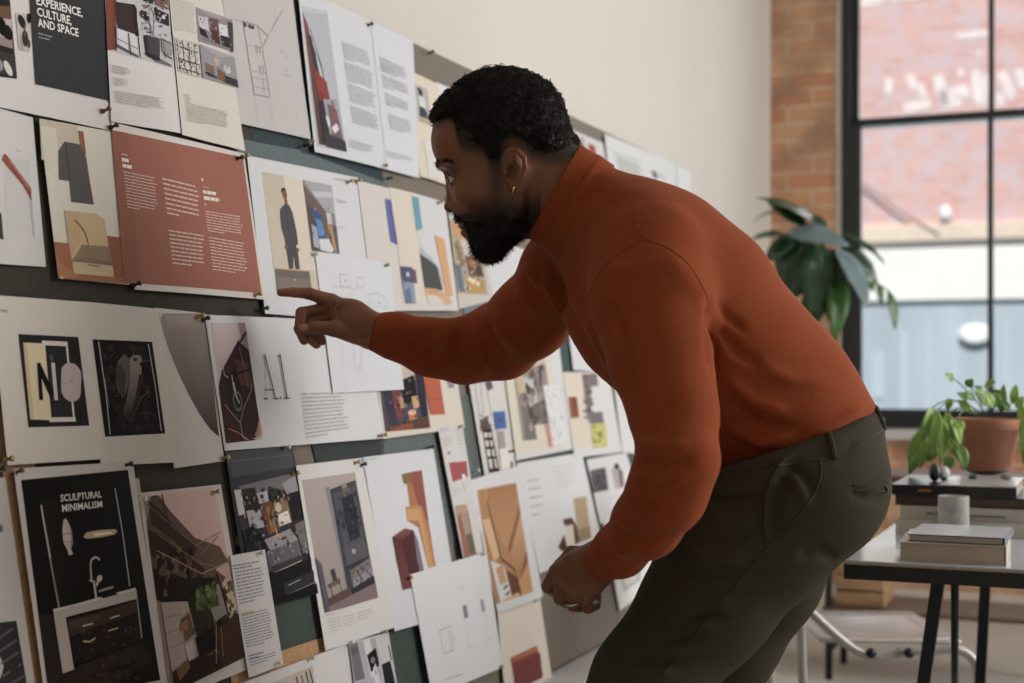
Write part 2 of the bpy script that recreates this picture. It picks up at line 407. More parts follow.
                def at(a, b): return (q[0] * (1 - a) + q[1] * a) * (1 - b) + (q[3] * (1 - a) + q[2] * a) * b
                ly = s.layer
                for i in range(n):
                    end = 1 if i < n - 1 else r.uniform(.3, .8); end *= r.uniform(.9, 1); x = 0; b0 = i / n; b1 = (i + fill) / n
                    while x < end - .02:
                        x2 = min(end, x + r.uniform(.08, .24)); s.layer = ly
                        s.poly([at(x, b0), at(x2, b0), at(x2, b1), at(x, b1)], lambda q, col=col: col, .2); x = x2 + .022
            elif k == 'w':
                s.word(t[1], t[2].replace('_', ' '), list(map(float, t[3:])))
            elif k == 'n':       # mottled patch: scattered small facets between two colours
                cnt = int(t[2]); sz = float(t[3]); cols = t[1].split(','); r = random.Random(cnt + len(line)); c = list(map(float, t[4:8])); ly = s.layer
                for i in range(cnt):
                    x, y = r.uniform(c[0], c[2]), r.uniform(c[1], c[3]); col = hexlin(r.choice(cols), KP); s.layer = ly + i % 4
                    m_ = r.randint(4, 6); a0 = r.uniform(0, 6); s.poly([s.xy(min(c[2], max(c[0], x + sz * r.uniform(.5, 1.2) * math.cos(a0 + j * 6.283 / m_))), min(c[3], max(c[1], y + sz * r.uniform(.4, 1) * math.sin(a0 + j * 6.283 / m_)))) for j in range(m_)], lambda q, col=col: col)
                s.layer = ly + 4
    def done(s, name, m, label, cat, group=None):
        return tag(frombm(name, s.bm, m), label, cat, group)

# ---- board itself
bd = empty('pinboard', bpt((0, 0), 0) - UPV * .7, 'long pinboard of dark felt panels leaning on the plaster wall under all the sheets', 'pinboard')
top = bxy(500, 82.4)[1]; bot = bxy(551.5, 671)[1]; xr = bxy(690, 300)[0]; xl = -1.9
M_felt_t = mat('taupe felt', hexlin('7f756b', .95), .95, noise=(180, .10), bump=(300, .3, .001))
M_cork = mat('tan cork edge', hexlin('a98662', 1.2), .9, noise=(160, .18), bump=(200, .3, .001))
def bpanel(name, x0, y0, x1, y1, z, th, m, bev=.001):
    o = box(name, bpt((x0, y0), z), W * (x1 - x0), BUP * (y1 - y0), BN * th, m, bd, bev); return o
bpanel('backing_board', xl, bot, xr, top, -.022, .02, M_felt_t, .002)
def felt(name, hexc, quad, z, m=None):
    """felt panel laid on the backing"""
    q = [bxy(*quad[i:i + 2]) for i in (0, 2, 4, 6)]
    q = [np.array([max(xl + .003, min(xr - .003, p[0])), max(bot + .003, min(top - .003, p[1]))]) for p in q]
    m = m or mat('felt ' + hexc, hexlin(hexc, 1.15), .95, noise=(150, .16), bump=(260, .35, .001))
    bm = bmesh.new(); a = [bm.verts.new(bpt(p, z)) for p in q]; b = [bm.verts.new(bpt(p, -.003)) for p in q]
    bm.faces.new(a[::-1]); bm.faces.new(b)
    for i in range(4): bm.faces.new([a[i], a[(i + 1) % 4], b[(i + 1) % 4], b[i]])
    bmesh.ops.recalc_face_normals(bm, faces=bm.faces); frombm(name, bm, m, bd)
felt('felt_panel', '3b362f', [-60, -80, 235, -60, 322, 700, -60, 860], .0)
felt('felt_panel', '323e43', [228, -40, 352, 15, 389, 210, 279, 330], .0004)  # dark slate tone is the overlapping sheets' shade, painted into the felt
felt('felt_panel', '5f6a6c', [232, 136.5, 315, 156, 388, 184, 388, 330], .0008)
felt('felt_panel', '5f6a6c', [232, 138, 300, 150, 380, 330, 276, 330], .0007)
felt('felt_panel', '33393a', [277, 314, 400, 325, 382, 460, 318, 470], .0010)
felt('felt_panel', '5d6463', [380, 400, 470, 395, 560, 520, 384, 560], .0010)
felt('felt_panel', '3c4640', [268, 560, 430, 530, 460, 780, 285, 860], .0006)
felt('felt_panel', '6f7a7d', [445, 195, 480, 212, 520, 350, 470, 350], .0006)
felt('felt_panel', '3f4c4d', [500, 300, 640, 340, 660, 470, 480, 520], .0005)
felt('cork_strip', 'b08c66', [-22, 294, -5, 294, 47, 700, 33, 700], .0014, M_cork)
felt('cork_strip', 'b08c66', [-3, 462, 34, 463, 34, 470, -3, 472], .0016, M_cork)
felt('cork_strip', 'b08c66', [230, 668, 350, 628, 351, 642, 231, 690], .0016, M_cork)
felt('cork_strip', 'b08c66', [236, 536, 243, 535, 244, 545, 237, 546], .0016, M_cork)
# ledge under the board, a plain white shelf along the wall
zl = bpt((0, bot), -.022)[2]
lb = float((bpt((0, bot), 0) - CORNER) @ E)
struct(box('trim_3', room(8.6, 0, zl - .075), W * 6.9, E * (lb + .10), UPV * .07, M_ledge, bevel=.006))
SH = []
def sheet(z, name, label, quad, base, spec, gloss=False, cat='sheet', group=None, flat=False):
    quad = list(map(float, quad.split())); s = Sheet(quad, .0025 + z * .0032, hash_(label), flat); s.base(base); s.draw(spec)
    o = s.done(name, M_gloss if gloss else M_print, label, cat, group); SH.append(o); return o
def hash_(t): return sum((i + 1) * ord(c) for i, c in enumerate(t)) % 9973
WH = 'c9c4bf'; WB = 'c6c6c8'; CR = 'cdc4b4'
# ------------------------------------------------ top row
sheet(1, 'printed_spread', 'wide white spread with a charcoal panel reading EXPERIENCE, CULTURE, AND SPACE', '-62 -45 103 -24 111 131 -50 97', 'cbc5c2', '''
q -30 -24 9 -14 16.8 79 -22 74
f 2a2627 0 0 100 0 100 100 0 100
f b9aaa0 40 40 100 34 95 64 42 60
f 6d4c38 42 26 98 22 100 36 44 38
e 14110f 72 46 12 10 20
e 191615 86 52 12 9 0
f 8f8078 60 56 96 60 96 68 62 66
f 3a3838 40 72 100 74 100 98 40 96
e c8c2bd 78 90 12 6 30
e 8f8b88 58 88 7 6 0
q 15.2 12.7 30 15 29.3 52.5 18.5 49.5
f b7ada5 0 0 100 0 100 100 0 100
e 2a2320 40 22 30 16 20
e 3a302a 60 66 26 22 0
f 5a4a40 50 30 62 30 66 60 52 60
e 1f1b1a 90 10 16 14 0
e 49423c 90 78 14 12 0
f 9a8c80 20 60 34 58 40 100 26 98
q
f 353538 28 -24 104 -16 109.3 101 34.8 84.3
w dfdad6 EXPERIENCE, 35.2 -4.5 82 8.3 82.3 16.9 36.2 4.3
w dfdad6 CULTURE, 36.2 6.8 71.2 16.2 71.2 24.8 37.0 15.6
w dfdad6 AND_SPACE 36.8 17.8 78 28.5 78.2 36.7 37.6 26.4
t 9b9896 1 .9 37.6 32.8 78 44.2 78 45.4 37.6 34
t 9b9896 1 .9 37.6 36.8 58 41.6 58 42.8 37.6 38
''')
sheet(2, 'magazine_page', 'white page with a photo of a dark armchair beside a vase of branches', '104.5 -18 167 -8 180.3 133.5 110.5 121.5', 'cac6c3', '''
q 105.8 -14 168.6 -6 173.6 68.5 107.3 50
f b3b1b3 0 0 100 0 100 100 0 100
f 7b4138 0 0 12 0 12 96 0 100
f 6f3b33 10 10 16 10 14 98 8 96
f 3c2d2c 12 22 44 22 48 66 16 62
f 2c2021 40 22 46 26 46 68 42 68
f c4c4c6 16 62 44 68 44 92 17 90
f 8d8b8c 30 66 33 66 35 94 31 94
f 5a5354 14 86 46 96 44 99 14 92
l 2a2324 1.4 13 94 13 62
l 2a2324 1.2 46 66 48 98
l 2a2324 1 32 66 34 98
l 6c6664 .9 14 78 45 86
f 454243 54 64 68 62 80 64 78 92 60 90
f 333132 54 66 60 64 62 90 56 88
f 6a6869 60 90 80 92 96 96 96 99 70 98
l a2a0a2 2.2 67 64 66 30 72 0
l a9a7a8 1.8 70 64 74 34 66 8
l 6c5a4c 1 70 62 60 30 52 34
e 3b3432 56 34 6 6 10
e 2c2827 60 38 4 5 0
e 4b3f3a 60 6 8 7 0
e 30292a 68 12 6 5 0
f 322c30 74 22 97 28 97 44 76 40
f 2a3034 80 28 94 32 94 40 82 38
e c6bcb6 88 33 3 3 0
f 70584f 72 0 98 0 98 22 78 18
f 8f8a8b 82 62 98 66 98 84 82 82
l 3a3637 1 82 64 98 68
l 3a3637 1 84 84 98 88
l 3a3637 .8 84 64 86 90
e 2d2a2c 66 92 12 3 10
n 2d2a2c,4a4648,8a888a,b0aeb0 40 2.2 52 4 96 60
q
t 8d8a88 4 .45 110.8 65 130 69.5 130.8 78 111.5 73.5
t 8d8a88 4 .4 112 77 127 80.5 128 90 113 86
t 908d8b 8 .42 113.5 90.5 162.5 99 163.3 111.5 115.5 103.5
''')
sheet(2.4, 'magazine_page', 'cream page with three small interior photos and a short paragraph', '168.5 -14 221.5 -4 244.3 151.3 181 135', 'c9c2b7', '''
t 98938c 15 .45 171.6 -2 194.5 4 197 37.5 174 31
q 195.6 6.8 232.7 19.7 233.7 52.3 198.2 41.3
f 8b8184 0 0 100 0 100 100 0 100
f 9c8f92 0 0 100 0 60 14 30 12
f bcbcc0 4 24 30 20 32 62 8 60
f c8c8cc 60 26 84 24 86 70 62 66
f 6d4d50 34 18 60 14 60 90 38 86
f 5b2f2c 38 54 60 52 62 92 40 88
f 2b2a2d 4 56 20 60 30 84 8 78
f 2c2d30 62 60 96 58 98 92 68 90
f 4a4043 86 10 100 10 100 100 90 100
f 777378 10 84 60 90 90 98 20 92
n 3a383c,6a6468,a8a6aa,5b3a38 40 3 6 20 94 88
q 174.2 36.5 197.5 43 200.5 78 177.6 71.5
f c2b9b3 0 0 100 0 100 100 0 100
n 5a4a45,6b5c56,4a3c38,8a7d77 150 3.2 1 1 99 99
f 4a3c38 6 10 9 10 10 96 7 96
f 4a3c38 30 4 33 4 34 90 31 90
f 5a4a45 56 8 59 8 60 98 57 98
f 5a4a45 80 8 82 8 86 98 83 98
f 4a3c38 4 24 96 28 96 30 4 26
f 4a3c38 4 60 96 62 96 65 4 63
f 4a3c38 2 86 98 88 98 91 2 89
q 199.2 44.2 233.8 57 238 88.3 202 77.8
f 8f8c92 0 0 100 0 100 100 0 100
f a09a9d 0 0 100 0 50 20
f b59a86 36 24 52 26 50 50 38 48
f 82624b 8 52 34 56 32 80 10 76
f 7a5539 42 60 64 64 64 98 42 92
e b9b9bd 72 50 10 14 0
f 35353a 62 72 98 74 99 99 60 96
f 55525a 10 80 40 84 40 94 12 90
e 3b3a3f 20 84 14 5 10
n 77747a,6a5a4c,a09a9d,4a484c 34 2.6 8 30 92 92
q
t a19b92 3 .4 183.5 94 190 95.5 191.5 106 185 104
t a09a90 9 .42 185 103 227.5 112.5 229.3 132 186.5 122
''')
sheet(1.5, 'floor_plan_print', 'large pale grey floor plan drawing with a thin black right edge', '221 -14 291.5 -12 310.3 139.5 238 123', 'b5b1b0', '''
l 6b6868 .8 243 21 257.5 25.5 262 46 269.8 97.5 254.2 94.3 243 21
l 8a8787 .5 247 45 262.5 48
l 8a8787 .5 250 70 266 74
l 8a8787 .5 251 77 267.5 80.5
l 8a8787 .5 253 86 268.5 90
l 8a8787 .5 262 74 264.5 96
l 7a7777 .6 257.5 26 268 36 263 46
l 9a9797 .4 234 18 242 22
l 9a9797 .4 268 36 283 10
f 56524f 243 22 246 23 246.5 27 244 26.5
f 56524f 248 24 254 26 254 29.5 249 28
l 5f5c5b .8 256 45 257 53
l 5f5c5b .8 259 46 260 54
l 5f5c5b .8 259 65 260 73
l 5f5c5b .8 262 65 263 72
l 8b8888 .6 284 70 288 71.5
l 8b8888 .6 284 75 289 76.5
l 8b8888 .6 280 50 283 53
l 8b8888 .6 286 55 287 59
l 8b8888 .6 294 118 297 121
l 9c9999 .4 254 94 258 123
l 9c9999 .4 270 98 273 126
l 9f9c9b .4 275 18 278 20 273 26
l a09c9b .4 235 60 240 88
''')
sheet(2, 'magazine_spread', 'white two page spread with a tall photo of red tall-backed furniture at left', '297.5 -14 413 41.3 419.5 178 313.8 152', 'c3c5ca', '''
f b4b5ba 302 6 327.5 11 345.3 152.5 316.3 146
q 302.7 11.7 327.5 14 345.3 152.5 316.3 146.5
f a9abb2 0 0 100 0 100 100 0 100
g 7f4a42 4a3a3c 0 0 16 10 54 98 8 98
f 40383c 10 16 24 18 44 44 40 60 22 40
f b8bac0 24 18 32 20 50 56 44 56
l 32323a 1.6 22 12 50 40 56 70
l 32323a 1 30 26 38 54
l 50525a .8 34 30 48 40
f 8a3f34 16 40 38 46 60 50 66 64 46 64 38 60 30 66 24 58
f 7d382e 30 58 44 60 40 74 30 72
f 3a3338 22 66 44 64 48 96 24 96
f 9597a0 40 64 92 62 96 98 50 96
f 6e5c60 52 66 84 70 96 99 56 98
e 8a5048 74 72 10 5 60
f d0c9c8 56 84 76 80 84 84 66 88
f 3d3b42 30 88 100 92 100 100 30 99
f c9cad0 40 76 50 76 54 82 46 84
q
l b2b4b9 1.2 371 21 378 95 386 169
t 9699a0 8 .45 341.3 41.5 369.5 52.5 371.5 70 344 60
t 9699a0 9 .45 343.5 62 372.5 72.5 374.3 93 346.5 82
t 9699a0 8 .45 347 84 374.5 94 376 111.5 349.3 103
t 9699a0 8 .45 349 105.5 377 116 379 134 352 124
t a9acb2 5 .4 380 57 393 63 394.5 78 382 72
t 9b9ea5 6 .45 379.5 57.5 406 69 407.5 83 381.3 72
t 9b9ea5 6 .45 381.5 74.5 408 85.5 409.5 98 383.5 88
t 9b9ea5 6 .45 384 93 409.5 103 411 115 386 106
t 9b9ea5 7 .45 387 114 411.5 122 413 137 389.5 130
t 9c9fa5 3 .4 386 151 412 158 412.8 165 387 158
t 7f8288 4 .35 347 139.5 371.5 147 373 157 348 148.5
''')
sheet(1, 'printed_page', 'cream page with a small portrait photo, half behind the man\'s hair', '406.5 69 437 83.5 454 187 420 176.5', 'cbc0ac', '''
q 414.8 84 427.5 89 432 126 418.7 121.5
f a3a3a6 0 0 100 0 100 100 0 100
e 6a4a3c 38 20 18 8 0
e 2a2424 36 13 18 7 10
f c6c4c4 22 26 66 30 70 58 24 56
f 35424c 16 56 56 58 84 78 92 100 10 96
f 8a6a4c 56 76 96 72 100 94 80 94
f a99a85 10 84 98 86 98 100 10 98
q
f c7c3bf 423 139 433 142 449 181 428 176
''')
sheet(.8, 'printed_page', 'white page at the top edge whose far half is hidden by the man\'s hair', '436.5 82 471 97.5 486 198 450 186', 'c6c7ca', '''
t a5a6aa 10 .4 441 100 465 110 470 150 448 142
''')
sheet(1, 'printed_page', 'small white page with a red patch just behind the turtleneck collar', '566 127 603 143 612 205 574 196', 'bcbab8', '''
f 8f3f33 588 143 595 146 598 162 591 160
f 9a9390 570 134 584 138 588 160 574 156
''')
sheet(1.4, 'printed_page', 'white page with a thin grey framed drawing above the shoulder', '604.5 133.5 677 164.5 684 250 616 236', 'c0c2c3', '''
l 8f9192 1.6 614 152 641 162 643 180
l 8f9192 1.6 614 152 617 172
f a9aaa6 616 155 639 164 641 178 619 172
f 4b5452 651 170 655 171 658 178 654 178
l 5a6260 1.6 652 171 666 179
''')
sheet(2, 'printed_page', 'narrow white page hanging over the far end of the board', '676 166 690 171 694 246 682 250', 'c2c5c6', '''
l 9a9ea0 1 677 170 682 240
''')
# ------------------------------------------------ second row
sheet(.6, 'magazine_page', 'white page with a red-brown pencil drawing at the far left', '-46 96 32.8 117.5 45.4 267 -36 262', 'c6c2bf', '''
g bdb9b8 c4c0be 4 158 30 160 33 235 6 240
f a9a3a2 28 190 32 196 35 238 33 236
f 8b4a3c 3 155 5.5 153.5 12 162 31.5 188 32 201 22 184 8 168 1.5 160
f a86a5a 4 157 14 168 30 191 30 188 14 164
l 6e3428 .8 6 158 31 194
t 8b8684 1 .8 16 150 27.5 152 27.5 153.6 16 151.6
f 4a3836 -4 210 0.6 214 2.4 240 -4 238
''')
sheet(1.6, 'collage_print', 'cream collage page with a dark robe shape above an open tan folder', '39.6 118.5 112.6 131.8 129 284.8 57.4 278.6', 'c9c2b4', '''
f b8ad98 39.8 118.7 77.5 125.7 81 150 42 160
f c5bdac 41 125 56 128 60 160 46 175
f 8a5a3c 78 130.4 83.5 131.6 86.3 155 80.4 149
f 54504b 58.3 151 64.6 141.6 79.2 144.2 86 156.5 93.3 204.8 71.2 202 69.2 181 59.2 179.6
f 45413d 64.6 141.6 66.4 142 70 181 68.8 181
l 8a4a34 .8 84 150 93.3 204.8
f 9c6140 53.7 242 68 243.4 73 274 113 277.4 105.6 235.8 120.8 237.4 128.2 284 57.6 278.6
f 8b5439 105.6 235.8 120.8 237.4 126 279 113 277.4
f a8704d 54.5 246 58 262 80 278 57.6 278.6
f c0a277 64 210.6 95 213.6 104.5 219.6 107.8 246.5 81 245 71.3 261
f b79a70 64 210.6 78 212 80 240 70 258
f 8a7358 81 245 108.6 247 111.8 266 71.3 261
f 7d684f 71.3 261 90 262.5 111.8 266 111.8 262 88 258
f bfa67f 71.3 261.5 111.8 266.4 113 277.3 72.8 273.8
l 4f3f30 1.2 73.8 220 78 224 84 233 87 243
l 8d7458 1 87 243 88.5 256 90 262
l 5a4838 .8 86 265 98 267
f b9ae98 58.8 276.5 62 277 62.3 279 59 278.8
''')
sheet(2, 'magazine_spread', 'terracotta spread with columns of fine white text on a white backing', '111.3 122 244 153.5 265 299.5 134 289.5', 'c8c1b8', '''
f 955c4b 111.6 129.8 243.3 157.2 262 293.2 124.5 282.5
f 8d5746 111.6 129.8 128 133 140 284 124.5 282.5
t b98d80 1 .8 121.5 153 134 156.5 134 158.5 121.7 155.4
t f5e6dc 1 1.25 122 157.5 137.2 160.8 137.4 164.2 122.3 161.2
t f5e6dc 1 1.25 122.7 163.8 147.2 168.6 147.4 172.2 123 167.2
t caa498 12 .4 123.6 171.2 157 178 158.5 216 127.5 209.5
t d2afa3 8 .4 162 177.8 197.5 186.5 201.5 224.5 167 217
t d2afa3 9 .4 168 230 203 235.5 206.5 270.5 172 266.5
f d9c3b8 201 178 202.6 178.4 202.9 181.6 201.3 181.2
t b98d80 1 .8 202.3 186 212.5 188 212.5 189.6 202.4 187.6
t e6cfc5 1 1.2 202.5 190 222 193.4 222.2 196.6 202.8 193.6
t e6cfc5 1 1.2 203.2 196 229.5 200 229.7 203.6 203.5 200
t e6cfc5 1 1.2 204.2 202.8 206.6 203.1 206.9 206.4 204.4 206
t d2afa3 8 .4 204.5 211 241.5 216.5 245 239 207.3 232.8
t d2afa3 11 .4 208 237 244 243 248.5 277 212 272
''')
sheet(1.8, 'magazine_spread', 'white spread with a photo of a standing man in grey overalls', '247 155.4 357.6 177.6 378 324 264.8 313.6', 'c4c5c8', '''
q 262.3 171.6 302.3 179.6 318 288 277 295.4
g b8ab97 c1b5a3 0 0 100 0 100 100 0 100
f cbbfae 50 0 100 0 100 100 66 100 58 40
q
f bcb2a4 308 270 315 271 322 300 311 300
e 2b2422 283.4 190.6 2.4 3 10
e 7d5542 284.6 194.5 2.3 4.8 -8
f 7d5542 284 198 286.6 198.5 287.6 204 284.6 204.6
f 4c4c50 280 209 284.8 203.8 288.8 205 292.4 213 296.2 232 297.6 244 295.4 246 297.4 252 299 269.4 294.8 269.4 293 256 292.6 269.2 288.6 268.8 286.2 250 284.6 240 281.2 228 280 216
f 3c3c41 284.6 240 286.2 240 288.4 262 288.6 268.8 286.2 250
l 2e2e33 .6 286 206 289 236
e 7d5542 286 247 1.8 2.4 0
e 7d5542 297 250 1.6 2 0
f 6d6259 274.8 267.8 308.2 271 310.4 288 277.2 295.5
f b29b78 274.8 267.6 308.2 270.8 308.3 272 274.9 269
f 7a6f65 276 276 309 280 310.4 288 277.2 295.5
e b9a890 294 280 1 .8 0
q 302.8 180 331.4 185.6 338.7 253.8 311 250.8
f 857b7c 0 0 100 0 100 100 0 100
f 9b9ca1 0 0 100 0 100 42 66 40
f b4b5b9 26 14 96 10 98 18 34 22
f 6a5a55 0 8 66 40 74 100 4 100
f 5a4a48 0 30 20 42 22 100 2 100
f 33548e 18 36 48 48 56 78 28 82
f 5a83b5 26 52 48 56 52 76 30 78
f b8bac0 66 42 84 42 84 60 70 58
f a98250 66 58 82 58 92 96 80 96
f 55596a 86 58 100 60 100 100 92 98
f 9aa0ab 8 62 26 66 28 96 8 94
n 6a6468,8d9098,4a4650 24 2.6 8 30 92 92
f c5c7cc 28 82 66 80 78 96 70 100 30 98
f 4a5162 66 72 74 74 76 88 68 86
q
t a2a3a7 2 .4 333.5 177.5 352 181.5 352.2 184 333.8 180
t a0a1a5 3 .4 336 198.5 347 201.5 347.5 206 336.5 203
t b0b1b5 2 .4 338 226 345 227.5 345.5 230 338.5 229
''')
sheet(3.2, 'drawing_print', 'white sheet with faint furniture outline drawings beneath the pointing hand', '314.9 251.3 390.3 263.4 404 389.5 332.3 393.2', 'c6c8cc', '''
l a5a7ab .6 339.5 274 348.5 275 349.5 287 340.5 286.2 339.5 274
l a5a7ab .6 356 277 363 277.6 364 288 357 287.5 356 277
l b0b2b6 .6 332 286 357 289
l a0a2a6 .6 367.5 294.6 377 293 386.5 297.5 388 313 369.5 312 367.5 294.6
l b0b2b6 .5 373 298 375 311
l b0b2b6 .5 382 297 383.5 312
l b0b2b6 .5 370 306 387.5 307
l b0b2b6 .5 347 293.5 351 294 352.5 306 348 305.5 347 293.5
l b0b2b6 .6 352.5 345 354 368 361 368.6 359.5 345.4
l b7b9bd .5 340.5 345 343 390
f 8c8e92 344 280 345.6 280.2 345.6 281.4 344.2 281.2
f 8c8e92 378 302 379.6 302.2 379.6 303.6 378.2 303.4
''')
sheet(2.2, 'collage_spread', 'cream collage spread with blue, teal and orange strips beside the beard', '357.4 180.4 445.2 202 458.6 310.6 374 311', 'c4bfb8', '''
f c9bfb0 389.6 187 414 193 424.5 304 405 304 397 250
f c2c2c3 414 193 445 202 457 306.6 424 303.6
l a89f92 .9 389.4 184 391 200 397.8 246 402 303
f 59659a 384.8 198.6 390.8 199.8 397.2 245 390.2 241.8
f 48528a 389 199.5 390.8 199.8 397.2 245 395.4 244
f 5f93a3 411.4 196 418.4 197.6 422.4 228.6 416.2 231
l a9a9ab .7 418 232 422 250 432 259 443 282
f a4abb2 420 247 430 256 440 270 441 278 430 262 419.5 253
f 4a4a46 419.2 253.6 429 260 437 267 442.6 290.6 424 287.6
l 5f93a3 .8 430 259 438 268 443 290
f c79465 434.2 235 444.2 239 450 275 453 296 446.6 297 440 262
f c69a6c 424 288 436 289 447 294 452.6 303.4 446 305 436 297 425 296
f c5bfb6 426 295 436 296 443 301 444 304.5 428 303.5
l 5f5a55 .6 428 292 437 291 438 297
f 50506a 399.6 266.4 411.2 267.4 413.6 283.4 401.6 281.6
f 67525f 411 269.4 414.8 269.8 416.2 283.6 413.2 283.2
f 7f8fa3 401.6 281.6 412.8 283 414.8 304 404.6 303.6
f 5c6f86 404 290 409 288 411 303.8 404.6 303.6
f b4b9c2 405 272 408 272.4 408.4 277 405.4 276.6
''')
sheet(1.2, 'photo_page', 'page of brown and gold interior photos behind the beard', '448.6 214 480 226 494 300 459 309', 'b9b2a8', '''
q 449.6 219 478 228 488.5 295 457.6 293.4
f a29687 0 0 100 0 100 100 0 100
f b88c5b 4 4 60 0 60 22 10 24
f 8a7355 6 26 22 26 34 60 16 62
f bdb7ad 30 24 78 26 84 44 36 46
f 6c4c38 38 46 88 44 94 74 44 74
e 9a6a42 60 56 12 6 0
f 463a34 70 58 90 58 92 72 72 72
f b08a4e 30 78 86 76 92 98 34 99
e d6c5a2 56 82 20 4 10
n 6c5240,9a8468,c8bda8,3f342c 46 3 6 26 92 94
f 5f6d7c 2 60 20 62 22 98 6 96
''')
sheet(.9, 'printed_page', 'plain white page seen between the beard and the raised sleeve', '483 232 552 262 566 340 497 336', 'bfc1c3', '''
l b4b6b9 .6 500 260 508 330
''')
sheet(1.1, 'printed_page', 'pale page high between the raised sleeve and the chest', '567 318 640 330 652 376 573 370', 'c2c3c4', '''
l a8aaad .6 580 330 584 362
''')
# ------------------------------------------------ third row
sheet(2.3, 'graphic_print', 'cream page with a black square holding a letter N and a pink O', '-9 294.8 85.6 302 102.8 459.2 7.5 465.2', 'c8bfb2', '''
t 6d655d 1 1 1 309.2 22.6 311.4 22.8 314.4 1.2 312.4
q 18.6 334 78.5 337 88.6 425.8 28.4 427.4
f 262324 0 0 100 0 100 100 0 100
f d3c39b 6 9 41 9 37 93 4 91.5
f c7b084 6 9 12 9 10 91 4 91.5
f d2c8ba 36 6 78 6 78 11 36 11
f 2c2a2b 41 11 77 11 76 90 37 92
f d2c8ba 76 6 79 6 76 92 73 92
f d2c8ba 33 90 77 90 77 95 33 95
f 171516 24 30.5 30 30.5 27 71 21 71
f 171516 29 30.5 46 64 40 71 27 44
f c4bab6 47 30 53 30 51 71 45 71
f 4a5560 46 22 51 22 51 28 46 28
e b3a29f 79 42 17.5 12.5 0
e b3a29f 75 60 17 13 0
f b3a29f 61.5 42 96.5 42 92 60 58 60
e 8a7874 78 50 2 1.2 0
''')
sheet(2.0, 'art_print', 'cream page with a near-black abstract photograph of a pale twisting form', '84 301.6 158 308.8 176.6 462.4 100 466', 'c6beb3', '''
q 92.8 339.2 152.3 341.8 165 433.6 105 436.8
f 1e1918 0 0 100 0 100 100 0 100
n 2b2422,332b28,241d1c 60 7 14 4 86 96
f 5e554f 36 22 48 14 56 20 52 40 40 58 34 50 30 56 28 44
f 453c37 30 30 40 24 46 34 40 56 34 62 30 48
g 8f837a 352d29 56 20 66 18 74 28 70 44 54 66 44 78 30 80 42 60 52 40
f 332a27 68 36 76 36 62 60 46 80 44 78 58 56
e 857a71 66 20 11 5 -8
e 3b312e 65 20 4 2 0
l 5b5049 .8 76 22 90 20 96 26
l 6a5f57 .6 48 80 64 62 80 54
l 4a413c .6 56 78 76 76 90 84
l 4a413c .6 20 20 34 12
n 6a5f57,574c46 26 1.0 14 6 90 96
l b4aba3 1.1 8 2 9 52 7 98
l b4aba3 1.2 91 3 93 50 92 97
l 8a817a .6 10 40 11 70
''')
sheet(1.7, 'art_print', 'pale page with a black and smoke-grey curved sail shape', '155 307.6 205.6 313.4 224 461 173.6 468.4', 'c0bab2', '''
g 93857d 3c3230 160.2 319.5 163 313.4 204.6 313.6 208 340 212 372 219 437 210 429 199 414 188 394 178 372 168 346
g a2958c 7f726b 166 316 200 315 203 332 168 336
f b4aca3 157 311 160 311 162 325 159 322
''')
sheet(2.4, 'magazine_spread', 'white spread marked A.1 with a photo of tangled cables on dark red-brown', '204.8 314.6 367 321.8 383.4 438.4 224.4 450.8', 'c6c6c8', '''
f b9b6b6 206 318 208.4 318.4 226.4 449 224.6 449.6
q 210.6 322.6 245.3 322.8 261.8 439.4 226 443.4
f b7a4a2 0 0 100 0 100 100 0 100
g c0adab a89492 6 0 76 0 80 26 10 60
f 967a78 78 0 100 0 100 26 84 20
f 382220 0 53 14 40 72 15 100 24 100 82 82 96 84 98 0 100
f 3f241c 4 66 40 76 60 96 84 100 0 100
f 5b3626 52 30 90 34 96 56 60 52
f 2a1a1b 24 50 54 34 64 60 50 78 26 74
l a0a0a6 .9 18 30 20 44 30 46
l a6a8ae 1.2 40 44 40 56 46 62
e 5a5a62 46 66 13 9 0
e 2a1c1c 46 66 9 6 0
l b9bcc4 1.4 42 50 44 62 50 68
l 8f929a .8 10 68 26 76 44 84 60 72 88 58 92 52
l c27a58 .8 10 88 34 92 60 99
l 8f929a .8 44 84 46 96 54 99
l 77797f .8 70 20 78 40 80 56
l 202025 2 40 44 92 40
f b07d6a 90 90 100 80 100 96 86 98
l 24201f 2 66 20 98 8
q
l 3c4146 .5 263.8 354.5 264.6 398.6
l 2c3238 1.7 263.8 354 274.6 398.8
l 2c3238 1.1 264 390 271.8 390
l 2c3238 1.2 262.6 399 266.6 399
l 2c3238 1.2 272.2 398.8 277.4 398.6
f 2c3238 278.4 397 280 397 280.2 398.8 278.6 398.8
l 2c3238 2 278.8 354.6 285.6 398
l 2c3238 1.1 276.8 356.6 279.2 354.6
l 2c3238 1.2 282.4 398.6 288.6 398.2
t 8f9093 12 .4 300.4 393.4 343 392.4 348.8 433.8 305.8 440.6
''')
